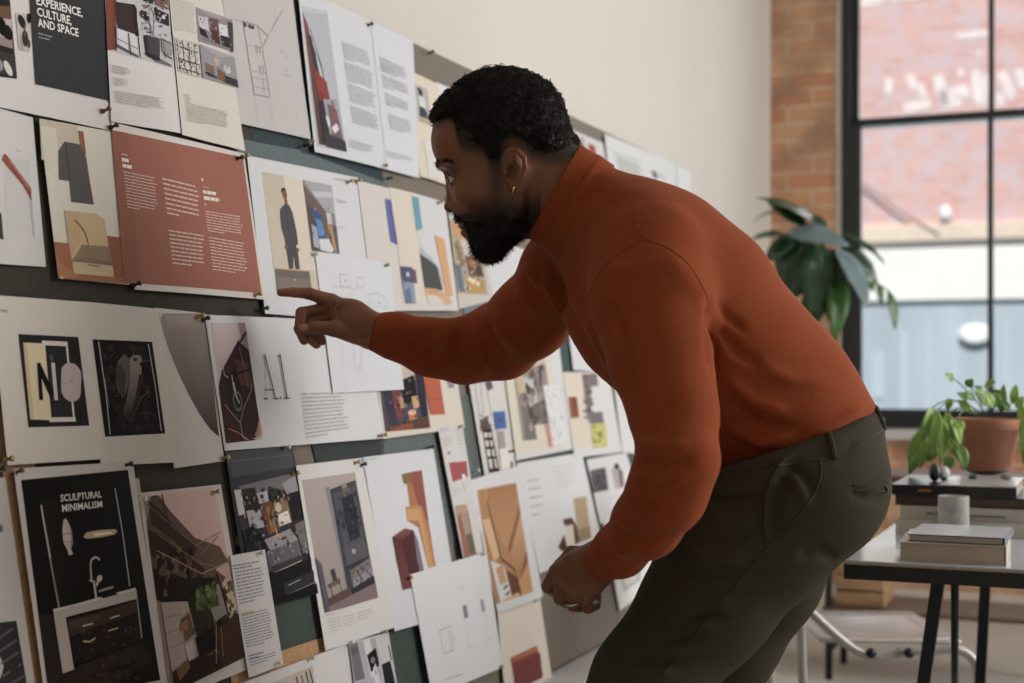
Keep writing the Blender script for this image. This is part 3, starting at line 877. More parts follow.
sheet(1.5, 'magazine_page', 'cream page with a lamplit purple room photo and two terracotta patches', '372 338 452 345 464 428 383 438.8', 'c8bfb1', '''
q 375.8 356.4 418.5 338 429.2 428 385.6 431.8
f 4e4758 0 0 100 0 100 100 0 100
f 777382 0 0 100 0 96 30 6 22
f b9a99c 40 22 78 20 80 44 44 42
f 3a3644 4 20 26 26 30 94 10 92
f 7a3a3c 24 42 40 46 42 84 28 84
f b08a6a 38 60 48 56 50 72 40 74
f 221d22 46 40 78 38 80 66 48 68
f c49a68 66 62 80 62 82 76 68 76
f 2e2a36 82 30 100 30 100 90 84 92
f b9774a 54 80 72 78 72 94 56 94
e e0b184 63 80 9 3 0
f 5a3b34 6 94 100 86 100 100 8 100
n 3a3040,6d5a66,1f1c26,8a6a5a 40 3 6 24 92 94
f 8a4a34 10 96 60 92 60 99 12 100
q
f b0563b 421 368 438.4 372 444.2 414.2 429.4 415 426 395
l 7d3c2a .8 427.5 399.5 441.6 398.6
f 7c8494 447 377 452.6 377 454 387.6 448.6 388
''')
sheet(2.6, 'paper_strip', 'tall narrow strip with a red book photo and small notes', '437.6 425.8 462.4 424.8 482.4 552 462 557.6', 'c2bfbd', '''
f 9c4a4c 449 462.6 466.8 461 468.4 476.6 460 479.4 452.6 482
l c8c4c2 .8 457 463 457 456
f d8d4d2 462 474 465.4 474.4 466 479 463 479
l a35a5c 1 463 482 465 492
t 8e8a88 2 .4 440.4 428.6 450 428 450.6 433 441 433.6
t a5a19f 4 .4 442.4 437.4 452 436.8 453 447 444 448
t a5a19f 5 .4 456 430 464 429.4 466 446 458 447
f 77706e 447.4 451.8 450 451.6 450.4 454 447.8 454.2
t a8a4a2 3 .4 452 488 460 488 461 497 454 497.5
q 454.6 505.6 466.6 504.2 476 554 463.6 557.6
f 96604c 0 0 100 0 100 100 0 100
f b08b7a 0 0 100 0 92 18 4 20
f 9a8f7a 30 20 88 20 90 58 40 62
f 5b6249 44 62 92 60 96 96 56 98
l 403a30 .8 40 60 92 57
l 6a6455 .6 54 22 62 58
''')
sheet(1.3, 'graphic_print', 'page of black vertical bars and a blue square under the sleeve', '462 340 500 336 516 468.6 484.4 475.6', 'c3c0bc', '''
l 2b3133 1.5 469 382 478 473.6
l 3b4143 1.1 474.5 381 481.6 430
l 3b4143 1.1 480 380 489 470
l 77797a .8 485 380 491 412
f 5a5560 484.6 382 491 380 493.4 388 488 391
f 5c4c48 479.8 420 487 417 492 430 481 431
n 6b5a50,8b7a70,3b3530 20 1.4 480 414 492 432
f 202527 482.4 430 491.2 430 499.4 471 489 473
f c9c0b6 483.4 432.6 487 432.4 487.7 437.4 484.2 437.6
f c9b9ab 484.6 440.6 488.2 440.4 489 446.4 485.6 446.6
f c9c0b6 486 449.4 489.6 449.2 490.6 456.4 487.2 456.6
f c9b9ab 487.8 459 491.4 458.8 492.6 468.6 489.4 468.8
f c9c0b6 488.2 432.4 490.4 432.4 491.2 437.4 489 437.4
f c9c0b6 489.6 440.4 491.8 440.4 492.8 446.4 490.6 446.4
f c9c0b6 491.2 449 493.2 449 494.6 456.4 492.6 456.4
f c9c0b6 493.2 459 495.2 459 497 468 495 468
f 46629c 492.8 411.8 504.6 411 506.4 428.4 494.8 429.4
e 3b5590 500 420 3 3 0
f 9a8e84 497 431 503 431 507 459 499 460
f d2ccc6 498 449 509 447.6 513 466 501 469
f 8b7466 509 462 512 461 513 468 510 468.6
l 2b3133 1.2 503.8 378 515.6 466.6
''')
sheet(1.9, 'collage_print', 'large cream collage page with a dotted white strip under the raised arm', '499 326 556 322 572.4 449.4 516 460.5', 'c9c0b0', '''
f c3c4c5 545 322 556 322 572.4 449.4 563 451
f c5c4c3 516 454 571.6 446 572.4 449.4 516 460.5
q 509.6 344 542 340 556 438 522.4 440.8
f 8e8579 0 0 100 0 100 100 0 100
f b6a583 0 20 24 18 40 98 18 99
f 6f6a66 10 52 40 50 62 98 8 100
f b0b1b4 24 36 54 34 60 64 34 66
f 8a7f80 54 30 98 26 100 44 62 48
f 6d625f 40 64 84 60 90 96 50 97
n 7c7066,5c524c,9a8d80,4d4642 46 8 12 10 92 92
f c9c0b0 30 0 60 0 60 26 34 28
f b9ac98 62 0 100 0 100 24 64 26
q
f c9bfb0 534 425 547 424 551 442 537 444
f b98273 543.4 424.8 548.4 424 553.4 446 548.4 447.4
f c9cacb 542.6 385.4 558.4 384.6 567 441.6 552.2 445.4
n 55585a 44 .8 545 388 563 442
''')
sheet(1.2, 'graphic_print', 'page with a tan column, a rust square and a yellow-green photo', '562.8 372.2 609 372 622 452 573.6 458', 'c4c4c4', '''
f cabfae 563.4 372.4 580.8 372 590.6 447 574.4 448.4
f 8a4d39 568.2 397 576.8 396.6 579.2 417.6 570.8 418.4
f 6d4034 573 398 575.6 398 577 410 574 410
f 756a69 581.8 374 597 373.4 598.4 386 590 386.4 591.4 411 588 424
n 6b605e,85797a,5b5250 16 3 583 376 594 420
f 6f6769 589 413 602 411.4 604 423 590 424
f b3af5c 589.4 424.4 605 422.6 607.4 446.4 592.2 448.6
n 8f8e42,c6c37c,77733a 14 2.4 591 426 605 446
''')
sheet(.8, 'printed_page', 'plain white page between the rust square page and the near sleeve', '613.4 380 668 384 682 462 622.4 452', 'c6c7c7', '''
l b9baba .6 620 400 628 440
''')
sheet(1.7, 'magazine_page', 'white page with a photo of red and tan leather-like boxes', '362.6 457.4 433.4 448.6 459.4 612 393.4 631.4', 'c4c5c9', '''
t 8d8e92 1 .6 363.8 459.6 386 457 386.2 459 364 461.6
q
f a56a45 401.4 474.4 421.8 470 428.6 520.6 435.6 566 428 568 418 527.6 407 520.4 405.4 508 409.4 506 406.6 484.2 403.2 483.2
f 8d4c3e 411.2 472 421.8 470 428.6 520.6 421 517 412 484
f 7e6040 401.4 474.4 411.2 472 412 482.6 403.6 483.8
f c08e5b 405 507 418.6 505.2 436 565.6 428.2 568.2 418.4 520.6 407 520.6
f b07c4c 418.6 505.2 422 507 436 565.6 433 566.6
l 6b4a30 .9 406 508.4 418 507
f 4f2b2c 391.8 537 404 528.4 413 530.4 423 570.6 421.6 585 401.6 590.4 395.6 560
g 7d4a40 5c3230 391.8 537 404 528.4 413 530.4 401 541
g 5a3032 6e3e3a 392.4 538.4 400.4 541.2 410.8 587.6 401.6 590.4
f 766877 413 531.6 417 540 423 570.6 421.6 585 416 560
''')
sheet(3.3, 'drawing_print', 'white sheet with faint technical drawings hung over the boxes page', '410.2 574.6 486.4 551.6 502.8 667.4 431 696', 'c9c9cc', '''
l 95969a .8 439 630.4 450 626 453.4 650 442.8 653.4 439 630.4
l 95969a .8 447.6 629 451 651
f 7b7c80 462 606 466 604.6 468 617 464 619
f 8f9094 480 600 483.4 599 485.4 611 482.4 612
l a5a6aa .6 457.4 587.4 464.4 585.4
l a5a6aa .6 458.4 590.4 464 588.8
l a5a6aa .6 464 620 468.4 650
l a5a6aa .6 483.6 612 488.4 642
l a5a6aa .6 479 586 481.6 598
l 8f9094 .8 443 680 460.4 674.4
l a5a6aa .6 468 648 472 646.8
l a5a6aa .6 486 640 489.6 639
l a5a6aa .6 454 636 455 642
''')
sheet(2.1, 'magazine_page', 'white page with a close photo of tan leather folds and straps', '469.4 480.4 519 465.4 541.6 596.8 497.4 613.4', 'c5c5c7', '''
q 477.2 490.2 516.2 482.6 532 591.8 495.4 604.4
f a97b51 0 0 100 0 100 100 0 100
g 9d6f47 b98b60 22 0 100 0 100 26 50 58 40 50
f 8a5f3b 50 56 100 20 100 30 58 62
g c2946a a3744b 56 60 100 28 100 62 66 84 56 76
f 7b5335 70 84 100 62 100 70 76 88
f b88658 64 88 100 72 100 100 64 100
f 5b3b2e 42 84 64 84 68 100 40 100
f 6a4230 40 74 60 82 62 100 42 100
l 2d221b 1.8 20 12 32 66
l 2d221b 2.2 34 64 60 76
l 2d221b 1.6 60 76 66 100
l 3d2e22 1 20 12 26 8
l d4ab83 1.2 22 0 18 10
f c9a57c 0 26 18 26 28 60 12 64
f c5c5c7 4 62 34 70 42 100 20 100 12 100
f b98b60 14 70 32 68 34 84 18 86
f c5c5c7 14 85 38 84 42 100 16 100
e 7b6250 30 88 7 1.4 -10
e 7b6250 32 94 7 1.4 -10
f c6966e 20 98 60 96 64 100 20 100
q
t a8a8ab 3 .4 472.4 512 479.4 510 480.6 519 474 521
t a8a8ab 5 .4 475.6 535 483.6 532.6 485.6 545 478 547.4
''')
sheet(1.5, 'drawing_print', 'white page with a cream and brown armchair photo and handwritten columns', '517.4 463.2 581.6 452.4 602.4 547 539.6 573.6', 'c7c7c8', '''
f a69072 573.2 498.6 586 496.2 591 538 578.4 543
f 8d7a5e 579 530 590 526 591 538 578.4 543
f 5a3f33 562.6 519.6 571 517.4 576 525 579.4 541.6 572 547 569.4 527 564 525
f cbbdae 564.6 526.4 572.6 524.2 574.6 546.4 567.6 549.2
f 4b3227 558 547.4 563.6 534.4 567.4 549.4 561.6 551.4
l a5a6a7 .5 552.4 466 547.4 494
l a5a6a7 .5 549.4 504 544.4 522
t a9aaab 6 .3 553 467 574 463 576 487 557 492
t a9aaab 5 .3 527 480 540 478 546 520 533 523
''')
sheet(1.0, 'photo_page', 'white page with a small dark photo and a portrait photo by the forearm', '586.6 459.6 626 452.4 640 500 600 524', 'c3c3c4', '''
f 4f4d50 590.2 470.6 605.4 467.2 608.4 490 593.8 492.8
n 3a383b,6a686a 14 2 592 472 605 489
f a29a9a 611.4 469 620 466.8 623.4 486 615 489
e 3b3638 616.4 466.4 2.6 3 0
f 6b5c60 618 470 622 470 623.4 486 620 488
l a5a6a7 .5 604 500 620 495
''')
sheet(.9, 'printed_page', 'white page with a blurred grey picture below the near cuff', '601 512 668 492 676 566 619.6 611', 'cbcac8', '''
f a5a39f 619.4 572.6 640 566 640.4 580 623.4 592.6
f b7b5b1 622 574 634 571 636 580 625 586
''')
sheet(1.4, 'printed_page', 'cream page with a dark red square low on the board', '497.6 613.8 540 598 553.6 690 507 722', 'cdc3b5', '''
f 86473f 510.4 657.6 537 645.2 542.8 677.4 515 690
f a5664a 510.4 657.6 537 645.2 538 650 512 662
f 733a38 514 664 540 652 542.8 677.4 515 690
''')
# ------------------------------------------------ fourth row
sheet(1.1, 'printed_page', 'grey-white page with a dark striped picture at the lower left', '-34 479 5.2 477.4 37.6 700 -8 716', 'b3aba4', '''
f 302b2b -14 624 16.8 620.6 30 700 -6 712
l 5a5454 1.6 -4 640 14 628
l 5a5454 1.6 -2 652 17 640
l 5a5454 1.6 0 664 19 652
l 5a5454 1.6 2 676 22 664
l 5a5454 1.6 4 688 24 676
f 5c5a72 -4 526 2.6 524.6 3.4 531.4 -3 533
''')
sheet(2.7, 'poster_print', 'white-bordered black poster reading SCULPTURAL MINIMALISM above a marble sink', '13.6 468.6 132.8 461.6 166 690 47 712', 'bdb5ae', '''
q 21.5 480 128.2 469.8 159 680 50 703
f 15130f 0 0 100 0 100 100 0 100
f 2a211d 0 60 16 62 22 98 0 100
h 241c1a 17130f 14 10 30 10 32 58 16 58
l 8f8478 1.5 14 14 16 40 18 62
l c5bba9 1.2 14 12 16 36
l 9aa0a6 1.3 84 8 85 30 84 54
q
w cfc7c0 SCULPTURAL 60.2 494.4 101.2 490.6 101.6 497.2 60.6 501.6
w cfc7c0 MINIMALISM 61.6 504.4 101.6 500.4 102.2 507 62.2 511.8
f b8a9a0 63.4 520 65.6 518.2 67.4 521.4 71.6 531 72.6 543 70.6 549.2 72.6 554.2 68.6 555.4 67.2 549.8 63.4 543 62 530.6
f 8f8078 69 524 71.6 531 72.6 543 70.6 549.2 69.6 548 70.6 538
l 7d6e66 .6 62.6 534 72 533
l 7d6e66 .6 63 542 72.4 541
f b39b72 82.6 537 86 532.4 100 530 114.6 529.2 116.8 531.4 114 534.6 100 537.4 86 538.8
f d8c8a6 92 533.6 110 531.4 112 533.6 95 536.4
l b3aca6 1.6 90.6 580.6 89.6 566 90.4 560 94 557.2 97.4 558.2 98.6 560.4
l a9a19a 2.6 92.6 580.6 94.6 596 95.4 603
l b8b0a9 2.2 95 586 98.6 577.6
e b8b0a9 98.2 578.6 2.6 3.6 20
l a59d97 1.4 88 580.4 93 581.8
l 8f8983 1.8 97.4 591.4 112 587
f a89c94 52.6 609.4 79 602.8 104 595.6 134.2 587.8 136 598.6 106 606.6 78 613.6 64.8 617.4 72.8 669.6 61.8 673.4 53.6 618
f bcb2aa 52.6 609.4 79 602.8 104 595.6 134.2 587.8 134.6 590.4 100 599.6 66 608.4 53 612
f 1e1a18 97.4 596.4 113 592.4 117.4 594.4 101.6 598.6
f 3c2c24 66.4 620 100 611.4 134 600.8 136 612 100 625 68 637.4
f 4a382d 68 622 98 614.4 99 619 69 631
f 221a17 68.4 638 100 626 136.2 613 140 640 100 655 73.4 664
l b9a58e 1.1 81 626.4 91.4 623.6
l b9a58e 1.1 108 618.4 117.4 615.4
l a88f5e 1.4 81.4 641.4 88 641.8 93.4 638
l a88f5e 1.2 106 631 116 628
l 9a9088 1.4 134.2 590 139.6 638
f 2a201a 58 683 76 666 140 642 150 662 100 690 58 697
f 16120f 108 670 130 660 134 663 112 674
n 6b5a48,8a7860 12 .8 70 630 135 684
n 1b1714,2a221c,3a2e24 50 2.4 70 618 138 690
''', gloss=True)
sheet(1.2, 'backing_sheet', 'cream backing strip between the sink poster and the loft photo', '128 480 139 478 170 700 160 702', 'b5a896', '''
f 8a6c4c 144.4 556 150.4 555 153 580 147 581
''')
sheet(2.0, 'photo_page', 'white-bordered photo of a rustic loft with dark beams and a potted tree', '138.8 493 220.8 484.3 250.5 668 166.8 702', 'c0b5ae', '''
q 143.5 497 214.4 487.4 246.4 655.6 169 694
f 8a756c 0 0 100 0 100 100 0 100
g c6a79f b08d84 8 0 100 0 100 62 60 50 20 20
f 5d473c 10 0 20 0 34 10 60 26 92 34 100 44 80 46 92 52 72 60 10 60 0 50 0 14
f 3b2a23 6 2 16 6 60 32 54 36 6 14
f 35261f 0 16 20 22 66 44 60 50 0 30
f 251b17 0 36 40 46 76 50 60 58 20 60 0 52
n 2a1d17,5a4438,6b5344,1c1410 50 4 6 30 58 52
l 6a5243 1.4 4 4 50 26 70 34
l 7d6454 1 12 20 60 40 80 44
l 8a6f5d 1 60 30 96 26
l 7a5e4e 1 62 36 92 28
l 4a372d 2 24 0 28 16
l a58673 .8 8 28 60 46 96 44
f a3928a 4 54 36 58 40 88 6 90
f 8c7b72 36 58 42 58 42 84 38 86
l 7d6d65 .6 4 62 36 64
l 7d6d65 .6 5 70 36 71
l 7d6d65 .6 5 78 38 78
f 2e2520 36 56 80 50 84 80 42 84
f 7f7874 60 56 82 54 84 72 66 74
n 3d4a22,4f5f2c,2b3318,66753a 60 3.4 46 52 76 66
f 2c2a1c 56 64 60 64 62 76 58 76
l 19130f 1.4 80 48 86 78
f 6a4a34 24 66 36 64 38 76 26 78
f 8a6244 22 68 32 67 32 72 22 72
e b09a8c 28 62 3 2 0
f b2a39b 24 80 34 79 35 88 26 88
f b39f8c 84 54 98 52 100 74 86 76
n 4f4a2a,75603f,3b3320 22 2.6 84 54 98 74
n 241810,3c2a1e,5a4230,15100c 40 3 36 72 96 97
f 18120f 38 78 62 76 64 88 40 90
f 3a251a 62 78 100 74 100 100 66 100
f 2a1d16 6 90 40 88 64 92 66 100 6 100
f 6b4d38 10 90 26 87 26 92 12 96
l 8a6c55 1.2 66 76 58 96
l 8a6c55 1 72 78 68 94
''', gloss=True)
sheet(1.6, 'photo_page', 'borderless dark photo of a salon room with a low grey table', '225 451.8 292.3 444.6 317.4 594 250 612', '3a383c', '''
q 225.6 452.4 292 445.6 317 593.4 250 611
f 2e2b2e 0 0 100 0 100 100 0 100
f 47464c 0 0 100 0 98 18 4 20
l 5a5960 .8 4 6 98 6
f 34323a 0 16 100 14 98 22 4 24
f 6e6668 10 22 98 18 98 32 60 26 30 30
f b6aeb0 4 24 14 24 14 42 5 42
f 2a2422 14 24 34 24 32 38 16 38
f 9f979c 16 38 36 38 38 50 18 50
f 3a3434 4 40 14 40 14 52 6 52
f 6a4127 36 36 54 34 58 54 42 56
f 83694e 54 34 78 33 80 50 58 52
f cfc8bf 58 44 76 42 78 50 60 51
f 8f5a30 44 38 50 37 52 54 46 54
f a4a0a4 34 28 50 27 50 34 36 35
e c1a98a 62 39 5 3 0
f 8f8990 74 24 96 20 98 30 80 34
f 17171b 76 32 98 30 100 48 82 50
f 141317 6 50 22 48 36 58 34 66 10 70
f 221f22 8 60 16 54 30 62 24 70
f 8d878c 34 58 74 54 84 62 40 66
f 5d5a60 32 66 84 62 86 74 38 78
f 37353a 34 76 86 72 86 76 38 80
e a98c78 54 58 7 2.2 -6
l c5b4a4 1 54 58 50 42
f 6d6260 82 52 98 50 100 70 88 72
f 494248 8 70 34 66 38 78 14 82
l b39f90 .8 40 80 84 76
n 201e22,2c2a2e,3d3a40,17161a 60 2.6 6 50 34 80
n 6d6668,8c868a,4a464a 40 1.8 34 56 96 74
n 3a3434,6e6668,25221f,8a7a6c 46 2.2 10 24 96 50
f 161417 6 82 100 76 100 100 6 100
f 2a2a31 50 88 100 84 100 94 50 96
l 8d9096 .9 56 90 76 88
l 77797f .7 50 96 100 92
f 100f11 44 96 100 93 100 100 44 100
n a59a90,6d655f 14 1.2 30 44 80 66
''', gloss=True)
sheet(2.5, 'photo_page', 'white page with a photo of a tall dark bed alcove beside a small table', '296 465.6 361.4 457.8 394.4 627.4 324.8 650.8', 'c6c3c1', '''
q 302.2 480.2 355.2 472.2 377.4 597.6 324 613.2
g a39892 8f8480 0 0 100 0 100 100 0 100
f 807a80 38 8 46 8 50 80 44 84
f 3f4046 46 10 98 6 100 90 46 92
f 4c4d55 50 14 94 10 95 56 54 60
f 2b2b31 64 18 88 16 88 50 66 52
f 6c5a54 68 10 80 8 82 16 70 18
e 8f7564 74 9 5 2 0
f 55525a 52 56 94 52 96 66 54 70
e a58f80 70 60 4 2 0
f 35343b 52 70 96 66 96 72 54 76
f 746d75 56 74 98 68 98 82 58 86
f 8e8790 56 82 98 76 99 84 58 90
e 9a7f6b 70 76 9 2 -8
n 26262c,33343b,44464e 40 3 50 14 96 52
n 4a4548,6d6468,5b5450 24 2.4 54 72 96 86
f 2e2f36 50 88 100 82 100 100 54 98
f 6d4f42 14 80 34 77 35 81 15 83
l 5a4035 1 18 82 18 98
l 5a4035 .9 32 80 38 94
f 39443d 22 70 28 69 30 78 24 79
f 55505c 0 58 8 64 10 98 2 100
f 5b4440 10 90 50 86 54 99 12 100
f 7a6868 8 96 100 88 100 100 8 100
q
t 8f8b89 1 .5 325 614.5 342 611.2 342.4 612.8 325.4 616.4
t 9b9795 5 .3 327 619.5 339 616.5 341 630.5 329.4 634.4
t 9b9795 4 .3 342 616.5 353 613.6 354.6 625.4 344 628.8
t 9b9795 3 .3 356 613 371 608.4 372 618 358 622.6
''')
sheet(3.1, 'printed_notes', 'narrow white strip of blue printed notes over the dark salon photo', '230 555.8 264.8 549.4 283.4 664.8 247.4 677.6', 'c3bcb8', '''
t 3f4a72 2 .55 233 565.4 261.4 560.4 262.2 566.4 234 571.4
t 5c6484 10 .5 235 572 263.4 566.8 266.4 599.8 239.4 606.4
f b09a63 240.4 613.2 253 610.4 253.4 612.4 240.8 615.2
t 5c6484 12 .5 240.6 615.6 270 607.8 275.2 642.2 246 649
t 3f4a72 2 .6 247.4 655.4 263 651.4 263.6 657.4 248.2 661.4
t 5c6484 3 .5 247.8 659.4 277 651.4 277.6 659.4 249.2 667.6
''')
sheet(1.9, 'printed_page', 'white page with a photo of hanging sticks at the bottom edge', '196 700 349.4 642.8 360 720 214 778', 'c3c0be', '''
q 262 687 312.6 665.6 318 712 268 730
f b5a89c 0 0 100 0 100 100 0 100
f 5d4030 8 40 60 30 70 60 20 70
l 4a3226 2.4 30 30 34 70
l 6a4632 2.2 44 12 50 50
l 3b2a22 2.2 54 20 58 60
l 4a3226 2 64 8 68 50
l 7a5238 2 74 10 80 48
l 3b2a22 2 84 6 88 46
l 4a3226 2 92 6 96 40
f a56b45 34 40 66 26 68 34 38 48
''')
sheet(2.8, 'photo_page', 'black and white photo of a bright room with a square black picture', '348.8 643 388.6 632 398.4 696 357.6 712', 'b9b9bc', '''
q 349.8 644.4 375 637.4 384 700 357 706
g 9c9ca0 b2b2b6 0 0 100 0 100 100 0 100
f 6a6a70 0 0 30 0 40 60 4 60
f 58585e 4 8 26 4 28 16 6 20
f c6c6ca 52 0 78 0 90 60 60 60
f 19191c 58 24 96 16 100 44 64 52
e 77777c 78 34 9 5 0
l 2a2a2e 1.2 80 50 86 80
f c9c9cc 70 60 90 56 96 84 78 84
q
f b9b9bc 375 637.4 386 634 396 692 384 696
f 232327 381.2 664.6 390 660.6 393.4 676 396 690 386 694 383 676
f 3a3a3e 388 645 389 645 392 660 391 660
''')
# ------------------------------------------------ pushpins
PINC = {'brass': (.40, .28, .12), 'black': (.012, .012, .013), 'red': (.16, .03, .03), 'white': (.72, .70, .66), 'teal': (.02, .09, .11), 'green': (.02, .05, .035), 'silver': (.5, .5, .5)}
def pin(u, v, c, where, off=.012):
    m = mat('pushpin ' + c, PINC[c], .3, .75 if c in ('brass', 'silver') else 0.0, bump=(80, .02))
    p = bpt(bxy(u, v, .019), 0.0)
    r = random.Random(int(u * 3 + v)); ax = BN + W * r.uniform(-.18, .18) + BUP * r.uniform(.0, .25)
    k_ = .8; prof = [(.0008, .0), (.0012, off - .004), (.0048, off - .0035), (.0050, off - .002), (.0028, off - .0005), (.0026, off + .0045), (.0042, off + .006), (.0050, off + .008), (.0046, off + .0095), (.001, off + .0102)]
    o = lathe('pushpin', p, [(a * k_, b) for a, b in prof], m, None, 14, ax); tag(o, f'{c} pushpin {where}', 'pushpin', 'pushpins holding the sheets')
for a in [(108, 111, 'red', 'on the EXPERIENCE spread near its lower right corner'), (116.5, 127, 'black', 'at the top left corner of the terracotta spread'),
          (242, 157.6, 'black', 'at the top right corner of the terracotta spread'), (248.8, 157, 'brass', 'at the top left corner of the grey overalls spread'),
          (352.6, 182, 'brass', 'at the top right corner of the grey overalls spread'), (361.2, 181.2, 'brass', 'at the top left corner of the blue, teal and orange collage'),
          (372.6, 24.6, 'black', 'on the top edge of the tall red furniture spread'), (433.6, 53, 'teal', 'on bare taupe felt above the portrait page'),
          (386.4, 166.8, 'brass', 'at the bottom of the centre fold of the red furniture spread'), (392, 178, 'teal', 'on the taupe strip above the blue, teal and orange collage'),
          (309.4, 144.8, 'black', 'at the lower right corner of the floor plan'), (315, 142.6, 'white', 'at the lower left corner of the red furniture spread'),
          (139, 285.6, 'black', 'at the lower left corner of the terracotta spread'), (259.8, 294.6, 'brass', 'at the lower right corner of the terracotta spread'),
          (202.6, 316.6, 'brass', 'at the top right corner of the curved sail print'), (208.6, 320, 'black', 'at the top left corner of the A.1 spread'),
          (268.2, 308.6, 'green', 'at the lower left corner of the grey overalls spread'), (10, 459.4, 'brass', 'at the lower left corner of the N and O page'),
          (21.2, 474, 'red', 'at the top left corner of the sink poster'), (129.8, 465.2, 'black', 'at the top right corner of the sink poster'),
          (2.2, 471.6, 'black', 'on the cork strip at the far left'), (228, 457.8, 'brass', 'at the top left corner of the dark salon photo'),
          (289.6, 447.6, 'silver', 'at the top right corner of the dark salon photo'), (298, 473, 'brass', 'at the top left corner of the bed alcove page'),
          (360, 463.2, 'brass', 'at the top right corner of the bed alcove page'), (365.2, 465.8, 'black', 'at the top left corner of the boxes page'),
          (217.6, 493.6, 'brass', 'at the top right corner of the rustic loft photo'), (145.2, 498.6, 'white', 'at the top left corner of the rustic loft photo'),
          (262, 553.6, 'white', 'at the top right corner of the blue notes strip'), (281.4, 663.2, 'white', 'at the lower right corner of the blue notes strip'),
          (312.8, 659.6, 'white', 'on the hanging sticks page above its photo'), (352.6, 643.2, 'white', 'at the top left corner of the black and white room photo'),
          (385.4, 632.4, 'brass', 'at the top right corner of the black and white room photo'), (412.4, 578.6, 'brass', 'at the top left corner of the technical drawings sheet'),
          (485.2, 555, 'white', 'at the top right corner of the technical drawings sheet'), (502, 667.6, 'brass', 'at the lower right corner of the technical drawings sheet'),
          (381.6, 435.4, 'brass', 'at the lower right corner of the A.1 spread'), (385.6, 435, 'brass', 'at the lower left corner of the lamplit room page'),
          (432.8, 447.4, 'black', 'at the top right corner of the boxes page'), (462.2, 427, 'brass', 'at the top right corner of the narrow strip with the red book'),
          (317.2, 255, 'white', 'at the top left corner of the faint furniture drawings'), (388.6, 267, 'brass', 'at the top right corner of the faint furniture drawings'),
          (441.6, 203, 'brass', 'at the top right corner of the blue, teal and orange collage'), (513.4, 451.6, 'black', 'between the blue square page and the dotted collage'),
          (479, 471.6, 'white', 'at the foot of the narrow strip beside the leather page'), (398.4, 317, 'green', 'on the board just above the raised cuff'),
          (538.6, 601, 'white', 'at the top right corner of the dark red square page'), (486, 556 + 0.1, 'brass', None)][:-1]:
    pin(*a)
